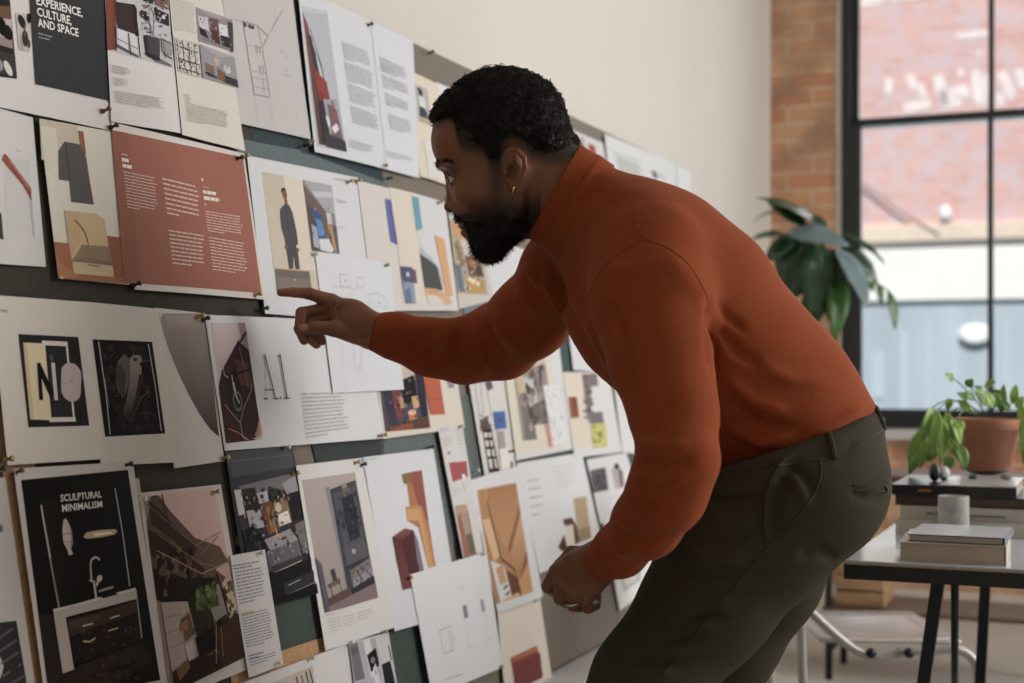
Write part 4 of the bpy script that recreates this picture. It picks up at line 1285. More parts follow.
# =====================================================  DISTANCE-FIELD SCULPTING
class Vol:
    def __init__(s, lo, hi, h):
        s.lo = np.array(lo, np.float32); s.h = h
        s.n = [int(math.ceil((hi[i] - lo[i]) / h)) + 1 for i in range(3)]
        s.F = np.full(s.n, 1e3, np.float32)
    def reg(s, lo, hi):
        i0 = [max(0, int((lo[i] - s.lo[i]) / s.h) - 1) for i in range(3)]; i1 = [min(s.n[i], int((hi[i] - s.lo[i]) / s.h) + 2) for i in range(3)]
        if any(a >= b for a, b in zip(i0, i1)): return None
        g = [(s.lo[i] + s.h * np.arange(i0[i], i1[i], dtype=np.float32)) for i in range(3)]
        return tuple(slice(a, b) for a, b in zip(i0, i1)), g[0][:, None, None], g[1][None, :, None], g[2][None, None, :]
    def app(s, fn, lo, hi, k=.01, op='u', m=None):
        m = k + 2 * s.h if m is None else m
        r = s.reg([l - m for l in lo], [x + m for x in hi])
        if r is None: return
        sl, X, Y, Z = r; d = fn(X, Y, Z).astype(np.float32); f = s.F[sl]
        if op == 'u':
            if k <= 0: f[:] = np.minimum(f, d)
            else:
                h = np.clip(.5 + .5 * (f - d) / k, 0, 1); f[:] = f * (1 - h) + d * h - k * h * (1 - h)
        elif op == 's':   # carve
            d = -d
            if k <= 0: f[:] = np.maximum(f, d)
            else:
                h = np.clip(.5 - .5 * (f - d) / k, 0, 1); f[:] = f * (1 - h) + d * h + k * h * (1 - h)
        elif op == 'i':
            f[:] = np.maximum(f, d)
    def cap(s, a, b, ra, rb=None, k=.01, op='u'):
        a, b = np.array(a, float), np.array(b, float); rb = ra if rb is None else rb; ab = b - a; L2 = ab @ ab + 1e-12
        def fn(X, Y, Z):
            t = np.clip(((X - a[0]) * ab[0] + (Y - a[1]) * ab[1] + (Z - a[2]) * ab[2]) / L2, 0, 1)
            return np.sqrt((X - a[0] - ab[0] * t) ** 2 + (Y - a[1] - ab[1] * t) ** 2 + (Z - a[2] - ab[2] * t) ** 2) - (ra + (rb - ra) * t)
        r = max(ra, rb); s.app(fn, np.minimum(a, b) - r, np.maximum(a, b) + r, k, op)
    def chain(s, pts, rs, k=.01, op='u'):
        for i in range(len(pts) - 1): s.cap(pts[i], pts[i + 1], rs[i], rs[i + 1], k, op)
    def ell(s, c, r, k=.01, op='u', ax=None):
        c = np.array(c, float); r = np.array(r, float); A = np.eye(3) if ax is None else np.array(ax, float)
        def fn(X, Y, Z):
            x, y, z = X - c[0], Y - c[1], Z - c[2]
            q = [(A[i][0] * x + A[i][1] * y + A[i][2] * z) / r[i] for i in range(3)]
            k0 = np.sqrt(q[0] ** 2 + q[1] ** 2 + q[2] ** 2); k1 = np.sqrt((q[0] / r[0]) ** 2 + (q[1] / r[1]) ** 2 + (q[2] / r[2]) ** 2) + 1e-9
            return k0 * (k0 - 1) / k1
        m = np.full(3, r.max()) if ax is not None else r
        s.app(fn, c - m, c + m, k, op)
    def etube(s, a, b, ha, hb, wa, wb, D, k=.02, op='u', flat=False):
        """elliptic tube: half size h across, w along unit vector D"""
        a, b, D = np.array(a, float), np.array(b, float), np.array(D, float); D = D / np.linalg.norm(D); ab = b - a; L2 = ab @ ab; L = math.sqrt(L2)
        def fn(X, Y, Z):
            x, y, z = X - a[0], Y - a[1], Z - a[2]; tr = (x * ab[0] + y * ab[1] + z * ab[2]) / L2; t = np.clip(tr, 0, 1)
            qx, qy, qz = x - ab[0] * t, y - ab[1] * t, z - ab[2] * t
            if flat: qx, qy, qz = x - ab[0] * tr, y - ab[1] * tr, z - ab[2] * tr
            qd = qx * D[0] + qy * D[1] + qz * D[2]; qn2 = np.maximum(qx * qx + qy * qy + qz * qz - qd * qd, 0)
            h = ha + (hb - ha) * t; w = wa + (wb - wa) * t
            k0 = np.sqrt(qn2 / h ** 2 + qd * qd / w ** 2); k1 = np.sqrt(qn2 / h ** 4 + qd * qd / w ** 4) + 1e-9
            d = k0 * (k0 - 1) / k1
            if flat: d = np.maximum(d, (np.abs(tr - .5) - .5) * L)
            return d
        r = max(ha, hb, wa, wb); s.app(fn, np.minimum(a, b) - r, np.maximum(a, b) + r, k, op)
    def cut(s, p, n, k=0.0, lo=None, hi=None):
        """remove everything on the side n points to"""
        p, n = np.array(p, float), np.array(n, float); n = n / np.linalg.norm(n)
        lo = s.lo if lo is None else lo; hi = s.lo + s.h * np.array(s.n) if hi is None else hi
        r = s.reg(lo, hi); sl, X, Y, Z = r; d = (X - p[0]) * n[0] + (Y - p[1]) * n[1] + (Z - p[2]) * n[2]; f = s.F[sl]
        if k > 0:
            h = np.clip(.5 - .5 * (f - d) / k, 0, 1); f[:] = f * (1 - h) + d * h + k * h * (1 - h)
        else: f[:] = np.maximum(f, d)
    def mesh(s):
        F = s.F; S = F < 0; nx, ny, nz = F.shape
        c = np.zeros((nx - 1, ny - 1, nz - 1), np.uint8)
        for i in (0, 1):
            for j in (0, 1):
                for k in (0, 1): c += S[i:nx - 1 + i, j:ny - 1 + j, k:nz - 1 + k]
        act = (c > 0) & (c < 8); ii, jj, kk = np.nonzero(act); idx = np.full(act.shape, -1, np.int32); idx[act] = np.arange(len(ii))
        val = {(a, b, d): F[ii + a, jj + b, kk + d] for a in (0, 1) for b in (0, 1) for d in (0, 1)}
        acc = np.zeros((len(ii), 3)); cnt = np.zeros(len(ii))
        for ax in range(3):
            o = [x for x in range(3) if x != ax]
            for u_ in (0, 1):
                for w_ in (0, 1):
                    p = [0, 0, 0]; p[o[0]] = u_; p[o[1]] = w_; q = list(p); q[ax] = 1
                    A, B = val[tuple(p)], val[tuple(q)]; m = (A < 0) != (B < 0); t = np.where(m, A / np.where(m, A - B, 1), 0)
                    pos = np.array(p, float)[None, :].repeat(len(ii), 0); pos[:, ax] = t
                    acc += pos * m[:, None]; cnt += m
        V = (np.stack([ii, jj, kk], 1) + acc / cnt[:, None]) * s.h + s.lo
        Q = []
        for ax in range(3):
            o = [(ax + 1) % 3, (ax + 2) % 3]
            a = [slice(0, n) for n in F.shape]; b = list(a); a[ax] = slice(0, F.shape[ax] - 1); b[ax] = slice(1, F.shape[ax])
            for x in o: a[x] = slice(1, F.shape[x] - 1); b[x] = a[x]
            A, B = S[tuple(a)], S[tuple(b)]; E_ = np.nonzero(A != B); fl = A[E_]
            base = [None] * 3; base[ax] = E_[ax]
            for x in o: base[x] = E_[x] + 1
            def g(d0, d1):
                q = list(base); q[o[0]] = q[o[0]] - d0; q[o[1]] = q[o[1]] - d1; return idx[q[0], q[1], q[2]]
            f = np.stack([g(1, 1), g(0, 1), g(0, 0), g(1, 0)], 1); f[~fl] = f[~fl][:, ::-1]; Q.append(f)
        Q = np.concatenate(Q); Q = Q[(Q >= 0).all(1)]
        return V, Q
def np_mesh(name, V, Q, m, parent=None, col=None):
    me = bpy.data.meshes.new(name); me.vertices.add(len(V)); me.vertices.foreach_set('co', np.asarray(V, np.float32).ravel())
    me.loops.add(Q.size); me.loops.foreach_set('vertex_index', Q.astype(np.int32).ravel()); me.polygons.add(len(Q))
    me.polygons.foreach_set('loop_start', np.arange(0, Q.size, Q.shape[1], dtype=np.int32)); me.update(calc_edges=True)
    if col is not None:
        ca = me.color_attributes.new('Col', 'FLOAT_COLOR', 'POINT'); c4 = np.ones((len(V), 4), np.float32); c4[:, :3] = col; ca.data.foreach_set('color', c4.ravel())
    o = link(name, me, m, None, True)
    if parent: o.parent = parent; o.matrix_parent_inverse = Matrix.Translation(parent.location).inverted()
    return o
def normals(V, Q):
    n = np.cross(V[Q[:, 2]] - V[Q[:, 0]], V[Q[:, 3]] - V[Q[:, 1]]); N = np.zeros_like(V)
    for i in range(4): np.add.at(N, Q[:, i], n)
    return N / (np.linalg.norm(N, axis=1)[:, None] + 1e-12)
def smooth(V, Q, it=1, lam=.5):
    for _ in range(it):
        S = np.zeros_like(V); c = np.zeros(len(V))
        for i in range(4):
            for j in ((i + 1) % 4, (i + 3) % 4): np.add.at(S, Q[:, i], V[Q[:, j]]); np.add.at(c, Q[:, i], 1)
        V = V + lam * (S / c[:, None] - V)
    return V
def pxof(V): return CX + V[:, 0] / V[:, 1] * F, HY - (V[:, 2] - CAMZ) / V[:, 1] * F
def noise3(V, f, seed=0, oct=3):
    """cheap smooth value noise"""
    r = np.random.RandomState(seed); out = np.zeros(len(V)); a = 1
    for o in range(oct):
        for _ in range(5):
            d = r.normal(size=3); d = d / np.linalg.norm(d) * f * (2 ** o) * r.uniform(.7, 1.3); out += a * np.sin(V @ d + r.uniform(0, 6.28)) / 5
        a *= .5
    return out
def sstep(x, a, b):
    t = np.clip((x - a) / (b - a), 0, 1); return t * t * (3 - 2 * t)
def pldist(u, v, pts):
    """distance in the drawing plane from points to a polyline, with side sign and running parameter"""
    best = np.full(len(u), 1e9); par = np.zeros(len(u)); side = np.zeros(len(u)); L = 0
    for (x0, y0), (x1, y1) in zip(pts, pts[1:]):
        dx, dy = x1 - x0, y1 - y0; l = math.hypot(dx, dy); t = np.clip(((u - x0) * dx + (v - y0) * dy) / (l * l), 0, 1)
        ex, ey = u - x0 - t * dx, v - y0 - t * dy; d = np.hypot(ex, ey); m = d < best
        best[m] = d[m]; par[m] = L + t[m] * l; side[m] = np.sign(dx * ey - dy * ex)[m]; L += l
    return best, par / L, side
# =====================================================  THE MAN
person = empty('person', (.42, 2.08, 0.0), 'man in a rust turtleneck and olive trousers leaning in and pointing at the pinned sheets', 'person')
M_skin = attr_mat('skin', .48, bump=(420, .06, .0006), spec=.30, noise=(60, .05))
M_skin.node_tree.nodes['Principled BSDF'].inputs['Subsurface Weight'].default_value = .06
M_skin.node_tree.nodes['Principled BSDF'].inputs['Subsurface Radius'].default_value = (.012, .004, .002)
M_knit = mat('rust fine knit', (.255, .056, .018), .9, spec=.12, bump=(520, .25, .0006), noise=(260, .10)); M_knit.node_tree.nodes['Principled BSDF'].inputs['Sheen Weight'].default_value = .08
M_knit.node_tree.nodes['Principled BSDF'].inputs['Sheen Tint'].default_value = (1, .55, .4, 1)
M_chino = mat('olive cotton twill', (.052, .045, .030), .9, spec=.10, bump=(600, .2, .0005), noise=(300, .12)); M_chino.node_tree.nodes['Principled BSDF'].inputs['Sheen Weight'].default_value = .0
Yh = 2.08; HS = F / Yh
def hw(p):  # head volume coordinates (photo px, px, depth px) -> metres
    p = np.atleast_2d(np.asarray(p, float)); return np.stack([(p[:, 0] - CX) / HS, Yh + p[:, 2] / HS, CAMZ - (p[:, 1] - HY) / HS], 1)
def hp(u, v, w):  # photo pixel of a point w px off the middle of the head -> volume coordinates
    k = (Yh + w / HS) / Yh; return (CX + (u - CX) * k, HY + (v - HY) * k, w)

# ---- head, sculpted in photo units around its middle plane
def build_head():
    s = Vol((422, 58, -64), (612, 282, 64), 1.0)
    rot = lambda a: [[math.cos(a), math.sin(a), 0], [-math.sin(a), math.cos(a), 0], [0, 0, 1]]
    # cranium and face
    s.ell((503, 130, 0), (64, 54, 52), 3, ax=rot(math.radians(-10)))
    s.ell((466, 140, 0), (35, 38, 42), 10)
    s.ell((478, 184, 0), (30, 48, 38), 12, ax=rot(math.radians(-14)))
    s.ell((500, 190, 0), (34, 40, 41), 12)
    # jaw
    for w in (-1, 1):
        s.cap((518, 178, 40 * w), (512, 214, 36 * w), 10, 11, 10); s.cap((512, 214, 36 * w), (484, 240, 13 * w), 11, 10, 10)
        s.ell((474, 196, 25 * w), (17, 14, 14), 9)           # cheek bone
        s.ell((453, 170, 21 * w), (9, 5, 14), 6)               # outer brow
        s.cap((455, 207, 11 * w), (470, 222, 20 * w), 3, 6, 8)
    s.ell((443.5, 165, 0), (6.6, 5, 20), 5)
    s.ell((484, 240, 0), (13, 13, 15), 8)
    s.ell((469, 226, 0), (10, 13, 18), 7)                       # muzzle
    # eye hollows
    for w in (-1, 1):
        s.ell((446.5, 179, 16 * w), (8, 6.5, 11), 5, 's')
    # nose
    s.cap((449.4, 172, 0), (451.0, 188, 0), 4.4, 4.4, 3); s.cap((451.0, 188, 0), (451.2, 204.0, 0), 4.5, 5.6, 3)
    s.ell((450.2, 206.4, 0), (6.3, 6.2, 7), 2)
    for w in (-1, 1):
        s.ell((457, 207.2, 9.2 * w), (6.6, 5.4, 4.8), 2.0)
        s.ell((453.4, 211.6, 4.4 * w), (3.2, 2.2, 1.9), 1.4, 's')
        s.cap((459.6, 203, 11.6 * w), (461.4, 210, 11.6 * w), 1.2, 1.4, 1.6, 's')
    # lips
    s.ell((464.6, 226.2, 0), (5.6, 3.6, 12), 2, ax=rot(math.radians(14)))
    s.ell((467.2, 233.4, 0), (6, 3.9, 11), 1.8)
    s.ell((460.6, 230.0, 0), (7, .8, 14), 1.4, 's', ax=rot(math.radians(8)))
    # eyeballs under lids
    for w in (-1, 1):
        c = np.array([456.8, 181.5, 17.5 * w]); s.ell(c, (9.2, 8.9, 9.2), 2.2)
        s.ell(c + [-6.4, .6, 0], (9.2, 3.5, 9.6), .6, 's', ax=rot(math.radians(10)))
        s.ell(c + [-2.5, 0, 0], (5.6, 5.6, 5.6), 0)
        s.cap(c + [-7.8, -3.4, -6.5], c + [-8.3, -4.2, 0], .9, 1.3, 1.2); s.cap(c + [-8.3, -4.2, 0], c + [-6.4, -1.0, 6.5], 1.3, .9, 1.2)
    # neck
    s.etube((528, 174, 0), (582, 205, 0), 45, 47, 43, 44, (0, 0, 1), 10)
    s.cap((534, 138, 0), (556, 178, 0), 32, 34, 10)
    s.cap((500, 225, 0), (545, 214, 0), 16, 24, 14)
    # ears
    for w in (-1, 1):
        def q(u, v, z): p = hp(u, v, z * 1.0 * -1 if w < 0 else z); return np.array([p[0], p[1], z * w]) if w > 0 else np.array(hp(u, v, -z))
        if w > 0:
            q = lambda u, v, z: np.array([CX + (u - CX) * .963, HY + (v - HY) * .963, z])
        s.chain([q(505, 171, 46), q(502.6, 162, 49), q(504.6, 153.6, 51), q(510, 149.6, 53), q(518, 151, 56), q(524, 158, 58), q(525, 167, 58), q(522.6, 176, 56), q(518.6, 183, 53), q(514.6, 188.4, 50)],
                [2.6, 2.4, 2.3, 2.4, 2.5, 2.6, 2.6, 2.5, 2.7, 3.2], 1.4)
        s.ell(q(513, 169, 48), (9.5, 17, 4.4), 3); s.ell(q(513.4, 187, 49), (4.2, 4.4, 2.8), 2)
        s.chain([q(509, 157, 52), q(515.6, 160, 54), q(519, 167, 55), q(517.4, 176, 54), q(512, 182, 51)], [1.3, 1.5, 1.6, 1.6, 1.4], 1.6)
        s.ell(q(511, 171.5, 56), (5.4, 8.4, 9), 1.6, 's'); s.ell(q(511, 158, 54), (3.4, 3.0, 2.4), 1.4, 's')
        s.chain([q(521.4, 160, 59), q(522.2, 168, 59.5), q(520, 176, 58)], [1.1, 1.1, 1.0], 1.2, 's')
        s.ell(q(504.8, 172.6, 51), (2.6, 4.2, 3.0), 1.6)
    V, Q = s.mesh(); V = smooth(V, Q, 1, .35)
    return V, Q
HV, HQ = build_head()
SK = np.array([.215, .092, .048]); DK = np.array([.020, .012, .008])
def head_color(V):
    u, v, w = V[:, 0], V[:, 1], V[:, 2]; c = np.tile(SK, (len(V), 1)).astype(float)
    def blend(m, col): c[:] = c * (1 - m[:, None]) + np.array(col) * m[:, None]
    aw = np.abs(w)
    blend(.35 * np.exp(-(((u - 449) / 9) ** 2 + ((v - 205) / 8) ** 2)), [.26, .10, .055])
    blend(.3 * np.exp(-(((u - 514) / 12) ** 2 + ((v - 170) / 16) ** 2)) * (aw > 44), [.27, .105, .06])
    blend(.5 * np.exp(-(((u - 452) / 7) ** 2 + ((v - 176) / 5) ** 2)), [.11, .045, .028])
    lip = np.exp(-((v - 226.5) / 3.2) ** 2) * (u < 468) * (aw < 15); blend(np.clip(lip, 0, 1) * .8, [.16, .062, .05])
    lip = np.exp(-((v - 233.4) / 3.2) ** 2) * (u < 470) * (aw < 14); blend(np.clip(lip * 1.2, 0, 1), [.27, .105, .095])
    # stubble: beard area fading upward, temple and nape fade
    jl = sstep(v - (197 + (u - 470) * -.12), 0, 26) * sstep(u, 462, 482) * (u < 540); blend(np.clip(jl * .93, 0, .95), DK)
    sb = np.exp(-((u - 497) / 9) ** 2) * sstep(v, 150, 156) * (1 - sstep(v, 186, 214) * .3) * (aw > 26); blend(np.clip(sb * .75, 0, 1), DK * 1.8)
    mu = np.exp(-((v - 219.5) / 4.5) ** 2) * (u < 474) * sstep(u, 450, 456); blend(np.clip(mu, 0, 1), DK)
    # short hair fading into the skin at the hairline
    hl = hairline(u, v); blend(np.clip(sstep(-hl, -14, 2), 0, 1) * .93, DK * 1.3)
    blend(.75 * np.exp(-(((u - 511) / 5) ** 2 + ((v - 174) / 7) ** 2)) * (aw > 42), [.06, .022, .014])  # hollow of the ear: its shade is darkened into the skin colour
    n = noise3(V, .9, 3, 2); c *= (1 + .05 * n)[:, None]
    return np.clip(c, .004, 1)
HL = [(424, 120), (436, 126), (446, 122), (455, 124), (458, 138), (462, 149), (474, 153), (486, 156), (492, 168), (500, 168), (502, 150), (512, 144), (524, 148), (530, 158), (544, 163), (560, 164), (574, 158), (600, 150)]
def hairline(u, v):
    """negative above the hairline"""
    y = np.interp(u, [p[0] for p in HL], [p[1] for p in HL]); return v - y
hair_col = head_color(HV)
# ---- hands in metres
def hand_r(s):
    """raised right hand, index finger extended, others curled, thumb across"""
    q = lambda u, v, y: P(u, v, y)
    WR = q(372, 331, 2.305)
    s.etube(q(395, 334, 2.325), WR, .031, .029, .024, .023, (0, 1, 0), .006)
    s.etube(WR, q(352, 320, 2.30), .029, .034, .022, .020, (0, 1, 0), .008)
    s.cap(q(357, 314, 2.315), q(331, 301, 2.315), .0135, .0125, .014); s.cap(q(358, 318, 2.318), q(329, 309, 2.320), .0155, .0125, .014)
    s.cap(q(359, 324, 2.316), q(332, 317, 2.322), .0150, .012, .014); s.cap(q(360, 330, 2.308), q(337, 324, 2.318), .0140, .0115, .014)
    s.ell(q(349, 325, 2.292), (.026, .015, .019), .012)
    s.ell(q(345, 312, 2.305), (.020, .012, .017), .012)
    # index
    s.chain([q(331, 301, 2.315), q(309.5, 293.6, 2.300), q(294, 292.4, 2.292), q(281, 292.6, 2.287)], [.0122, .0096, .0080, .0066], .003)
    # middle, ring, little curl towards the palm
    s.chain([q(329, 309, 2.320), q(301.6, 313, 2.300), q(299.4, 329, 2.284), q(304, 340.4, 2.287)], [.0120, .0096, .0086, .0076], .003)
    s.chain([q(332, 317, 2.322), q(309, 323, 2.306), q(309, 338, 2.296), q(316.6, 344.6, 2.299)], [.0115, .0092, .0082, .0072], .003)
    s.chain([q(337, 324, 2.318), q(320, 330, 2.310), q(318.6, 337, 2.304), q(322.6, 341.4, 2.306)], [.0105, .0082, .0074, .0066], .003)
    # thumb
    s.chain([q(356, 334, 2.298), q(334, 328.6, 2.279), q(316.6, 327.4, 2.270), q(304, 328.6, 2.268)], [.0170, .0128, .0098, .0080], .004)
    s.ell(q(302.4, 327.6, 2.2605), (.0075, .0022, .0056), .0012)       # nail
    # creases
    s.cap(q(309, 289, 2.292), q(309.8, 298, 2.292), .0009, .0009, .0016, 's'); s.cap(q(293.6, 288.8, 2.285), q(294, 296.4, 2.285), .0008, .0008, .0016, 's')
    s.chain([q(345, 303, 2.287), q(339, 310, 2.287), q(340, 320, 2.282)], [.0012, .0016, .001], .004, 's')
    s.chain([q(329, 300, 2.298), q(334, 306, 2.298), q(330, 312, 2.297)], [.001, .0016, .001], .004, 's')
def hand_l(s):
    """hanging left hand half closed, back towards the lens"""
    q = lambda u, v, y: P(u, v, y - .02)
    WR = q(598, 563, 1.985)
    s.etube(q(622, 546, 1.95), WR, .030, .029, .023, .022, (.3, 1, 0), .006)
    s.etube(WR, q(583, 572, 2.005), .029, .034, .021, .019, (.2, 1, 0), .010)
    m = [q(557, 571, 2.022), q(561, 584, 2.008), q(571, 594, 2.000), q(585, 600, 1.998)]
    b = [q(588, 558, 2.0), q(591, 563, 1.995), q(596, 570, 1.993), q(601, 576, 1.993)]
    for a, c, r in zip(b, m, (.0145, .0145, .014, .0135)): s.cap(a, c, r, r * .80, .010)
    for c in m: s.ell(c + [0, -.007, .001], (.0075, .0065, .0075), .004)
    for a, c in ((m[0], m[1]), (m[1], m[2]), (m[2], m[3])): s.cap((a + c) / 2 + [-.001, -.012, -.010], (a + c) / 2 + [.004, -.012, .004], .0012, .0008, .005, 's')
    s.chain([m[0], q(548.6, 586.4, 2.030), q(556, 591.6, 2.062), q(566, 588, 2.070)], [.0112, .0102, .0092, .0080], .0015)
    s.chain([m[1], q(560.2, 598.6, 2.012), q(567, 602, 2.036), q(577, 592, 2.056)], [.0104, .0096, .0086, .0078], .0012)
    s.chain([m[2], q(573.2, 605.2, 2.004), q(580.6, 607, 2.028), q(586, 596, 2.048)], [.0102, .0092, .0084, .0076], .0012)
    s.chain([m[3], q(588, 607.4, 2.002), q(595, 605, 2.024), q(597, 596, 2.040)], [.0098, .0088, .0080, .0070], .0012)
    # thumb on the far side, a sliver shows above the back of the hand
    s.chain([q(590, 556, 2.022), q(572, 554.6, 2.046), q(560.6, 566, 2.062), q(560, 577, 2.072)], [.0155, .0122, .0102, .0086], .004)
bodyV, bodyQ, bodyC = [], [], []
def addpart(V, Q, C):
    n = sum(len(v) for v in bodyV); bodyV.append(V); bodyQ.append(Q + n); bodyC.append(C)
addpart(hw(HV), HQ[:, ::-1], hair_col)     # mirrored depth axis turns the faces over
for fn, lo, hi in ((hand_r, P(270, 352, 2.2) - [0, .0, .01], P(402, 284, 2.36) + [0, 0, .02]), (hand_l, P(536, 622, 1.9) , P(628, 532, 2.11) + [.02, 0, .01])):
    lo, hi = np.minimum(lo, hi), np.maximum(lo, hi); v = Vol(lo - .005, hi + .005, .0016); fn(v); V, Q = v.mesh(); V = smooth(V, Q, 1, .4)
    N = normals(V, Q); uu, vv = pxof(V); C = np.tile(SK * .92, (len(V), 1))
    if fn is hand_r:
        C = np.tile(np.array([.215, .092, .050]), (len(V), 1))
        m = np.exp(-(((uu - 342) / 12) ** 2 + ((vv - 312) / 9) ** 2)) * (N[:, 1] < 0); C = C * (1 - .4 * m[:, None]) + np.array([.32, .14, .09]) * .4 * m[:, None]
        m = ((uu < 300) | (vv > 338)).astype(float) * .45; C = C * (1 - m[:, None]) + np.array([.36, .15, .09]) * m[:, None]  # palm and fingertips brightened: the light on them is put in the colour
        m = (np.hypot((uu - 303) / 5, (vv - 327.6) / 4) < 1) & (V[:, 1] < 2.2655); C[m] = [.42, .20, .14]
    addpart(V, Q, C)
BV, BQ, BC = np.concatenate(bodyV), np.concatenate(bodyQ), np.concatenate(bodyC)
# torso and limbs under the clothes tie head and hands together
s = Vol((-.30, 1.72, .06), (.64, 2.58, 1.45), .009)
s.chain([P(560, 196, 2.08), P(600, 222, 2.08), P(664, 305, 2.08), P(718, 360, 2.09), P(782, 450, 2.10)], [.052, .06, .10, .105, .115], .04)
s.chain([P(640, 250, 1.99), P(652, 290, 1.92), P(673, 410, 1.82), P(678, 456, 1.785), P(645, 523, 1.845), P(600, 562, 1.965)], [.05, .05, .038, .036, .030, .025], .02)
s.chain([P(590, 250, 2.16), P(562, 282, 2.225), P(503, 341, 2.375), P(430, 345, 2.34), P(362, 328, 2.303)], [.045, .045, .040, .032, .021], .02)
for a in ([P(784, 490, 2.01), P(708, 602, 2.01), P(647, 682, 1.99), P(612, 748, 1.955), np.array([.30, 2.0, .10])], [P(776, 512, 2.18), P(722, 638, 2.20), P(672, 770, 2.20), np.array([.44, 2.24, .10])]):
    s.chain(a, [.085, .07, .06, .05, .035][-len(a):], .03)
iv, iq = s.mesh(); addpart(iv, iq, np.tile(SK, (len(iv), 1)))
BV, BQ, BC = np.concatenate(bodyV), np.concatenate(bodyQ), np.concatenate(bodyC)
body = np_mesh('body', BV, BQ, M_skin, person, BC)

# ---- eyes
M_eye = mat('eye white', (.55, .50, .46), .15); M_iris = mat('dark iris', (.02, .012, .008), .08)
for w in (-1, 1):
    c = hw([456.8, 181.5, 17.5 * w])[0]; r = 8.3 / HS
    bm = bmesh.new(); bmesh.ops.create_uvsphere(bm, u_segments=24, v_segments=16, radius=r, matrix=Matrix.Translation(c)); e = frombm('eye', bm, M_eye, body, True); e.parent = body
    d = np.array([-.93, .04 * w, -.22]); d /= np.linalg.norm(d)
    bm = bmesh.new(); lathe_into(bm, c + d * r * .86, [(r * .52, 0), (r * .47, r * .10), (r * .3, r * .17), (.0002, r * .2)], 20, d); i = frombm('iris', bm, M_iris, None, True); i.parent = e
# ---- hair mass and curls
M_hair = mat('black curly hair', (.012, .0085, .007), .65, bump=(260, .6, .002), spec=.25)
def build_hair():
    s = Vol((420, 54, -66), (600, 180, 66), 1.1)
    rot = lambda a: [[math.cos(a), math.sin(a), 0], [-math.sin(a), math.cos(a), 0], [0, 0, 1]]
    s.ell((502, 127, 0), (63, 56, 54.5), 3, ax=rot(math.radians(-12)))
    s.ell((462, 121, 0), (32, 29, 44), 12, ax=rot(math.radians(-35)))
    s.ell((500, 99, 0), (44, 27, 46), 10)
    s.ell((532, 122, 0), (31, 41, 46), 8)
    s.cap((546, 138, 0), (562, 151, 0), 24, 19, 12)
    s.ell((541, 146, 0), (30, 22, 45), 6)
    # keep only what lies above the hairline
    r = s.reg(s.lo, s.lo + s.h * np.array(s.n)); sl, X, Y, Z = r
    y = np.interp(X, [p[0] for p in HL], [p[1] - 1 for p in HL]); y = y + np.clip(np.abs(Z) - 30, 0, 30) * 0.0
    d = (Y - y) * .8; f = s.F; h = np.clip(.5 - .5 * (f - d) / 6, 0, 1); f[:] = f * (1 - h) + d * h + 6 * h * (1 - h)
    V, Q = s.mesh(); N = normals(V, Q)
    V = V + N * (noise3(V, .55, 5, 1) * 1.2 + noise3(V, 1.3, 8, 1) * 1.3)[:, None]
    return V, Q, N
hV, hQ, hN = build_hair()
hair = np_mesh('hair', hw(hV), hQ[:, ::-1], M_hair, person)
def curls(V, N, count, seed, rad, tr, depth=.3, sel=None, lift=1.0):
    """little springy loops of hair standing on a surface (volume units)"""
    r = np.random.RandomState(seed); idx = r.randint(0, len(V), count * 3); out_v, out_q = [], []; n = 0; k = 0
    for i in idx:
        if k >= count: break
        p, nn = V[i], N[i]
        if sel is not None and not sel(p, nn): continue
        k += 1; t = np.cross(nn, r.normal(size=3)); t /= np.linalg.norm(t); b = np.cross(nn, t)
        if r.rand() < .55: b = b * .5 + nn * .85
        R = rad * r.uniform(.6, 1.25); turns = r.uniform(.6, 1.1); M = 9; c = p + nn * R * lift * r.uniform(-.3, .75); ring = []
        for j in range(M):
            a = turns * 2 * math.pi * j / (M - 1); q = c + (t * math.cos(a) + b * math.sin(a)) * R + nn * (j / (M - 1) - .5) * R * .5; rr = tr * (1 - .6 * abs(j / (M - 1) - .4))
            d = -t * math.sin(a) + b * math.cos(a); x = np.cross(d, nn); x /= np.linalg.norm(x) + 1e-9; y = np.cross(d, x)
            for m in range(3): ring.append(q + (x * math.cos(m * 2.094) + y * math.sin(m * 2.094)) * rr)
        out_v.append(np.array(ring)); 
        for j in range(M - 1):
            for m in range(3): out_q.append([n + j * 3 + m, n + j * 3 + (m + 1) % 3, n + j * 3 + 3 + (m + 1) % 3, n + j * 3 + 3 + m])
        n += M * 3
    return np.concatenate(out_v), np.array(out_q)
cv, cq = curls(hV, hN * 1.0, 5200, 3, 2.3, .42, sel=lambda p, n: p[2] < 34)
o = np_mesh('hair_curls', hw(cv), cq[:, ::-1], M_hair); o.parent = hair
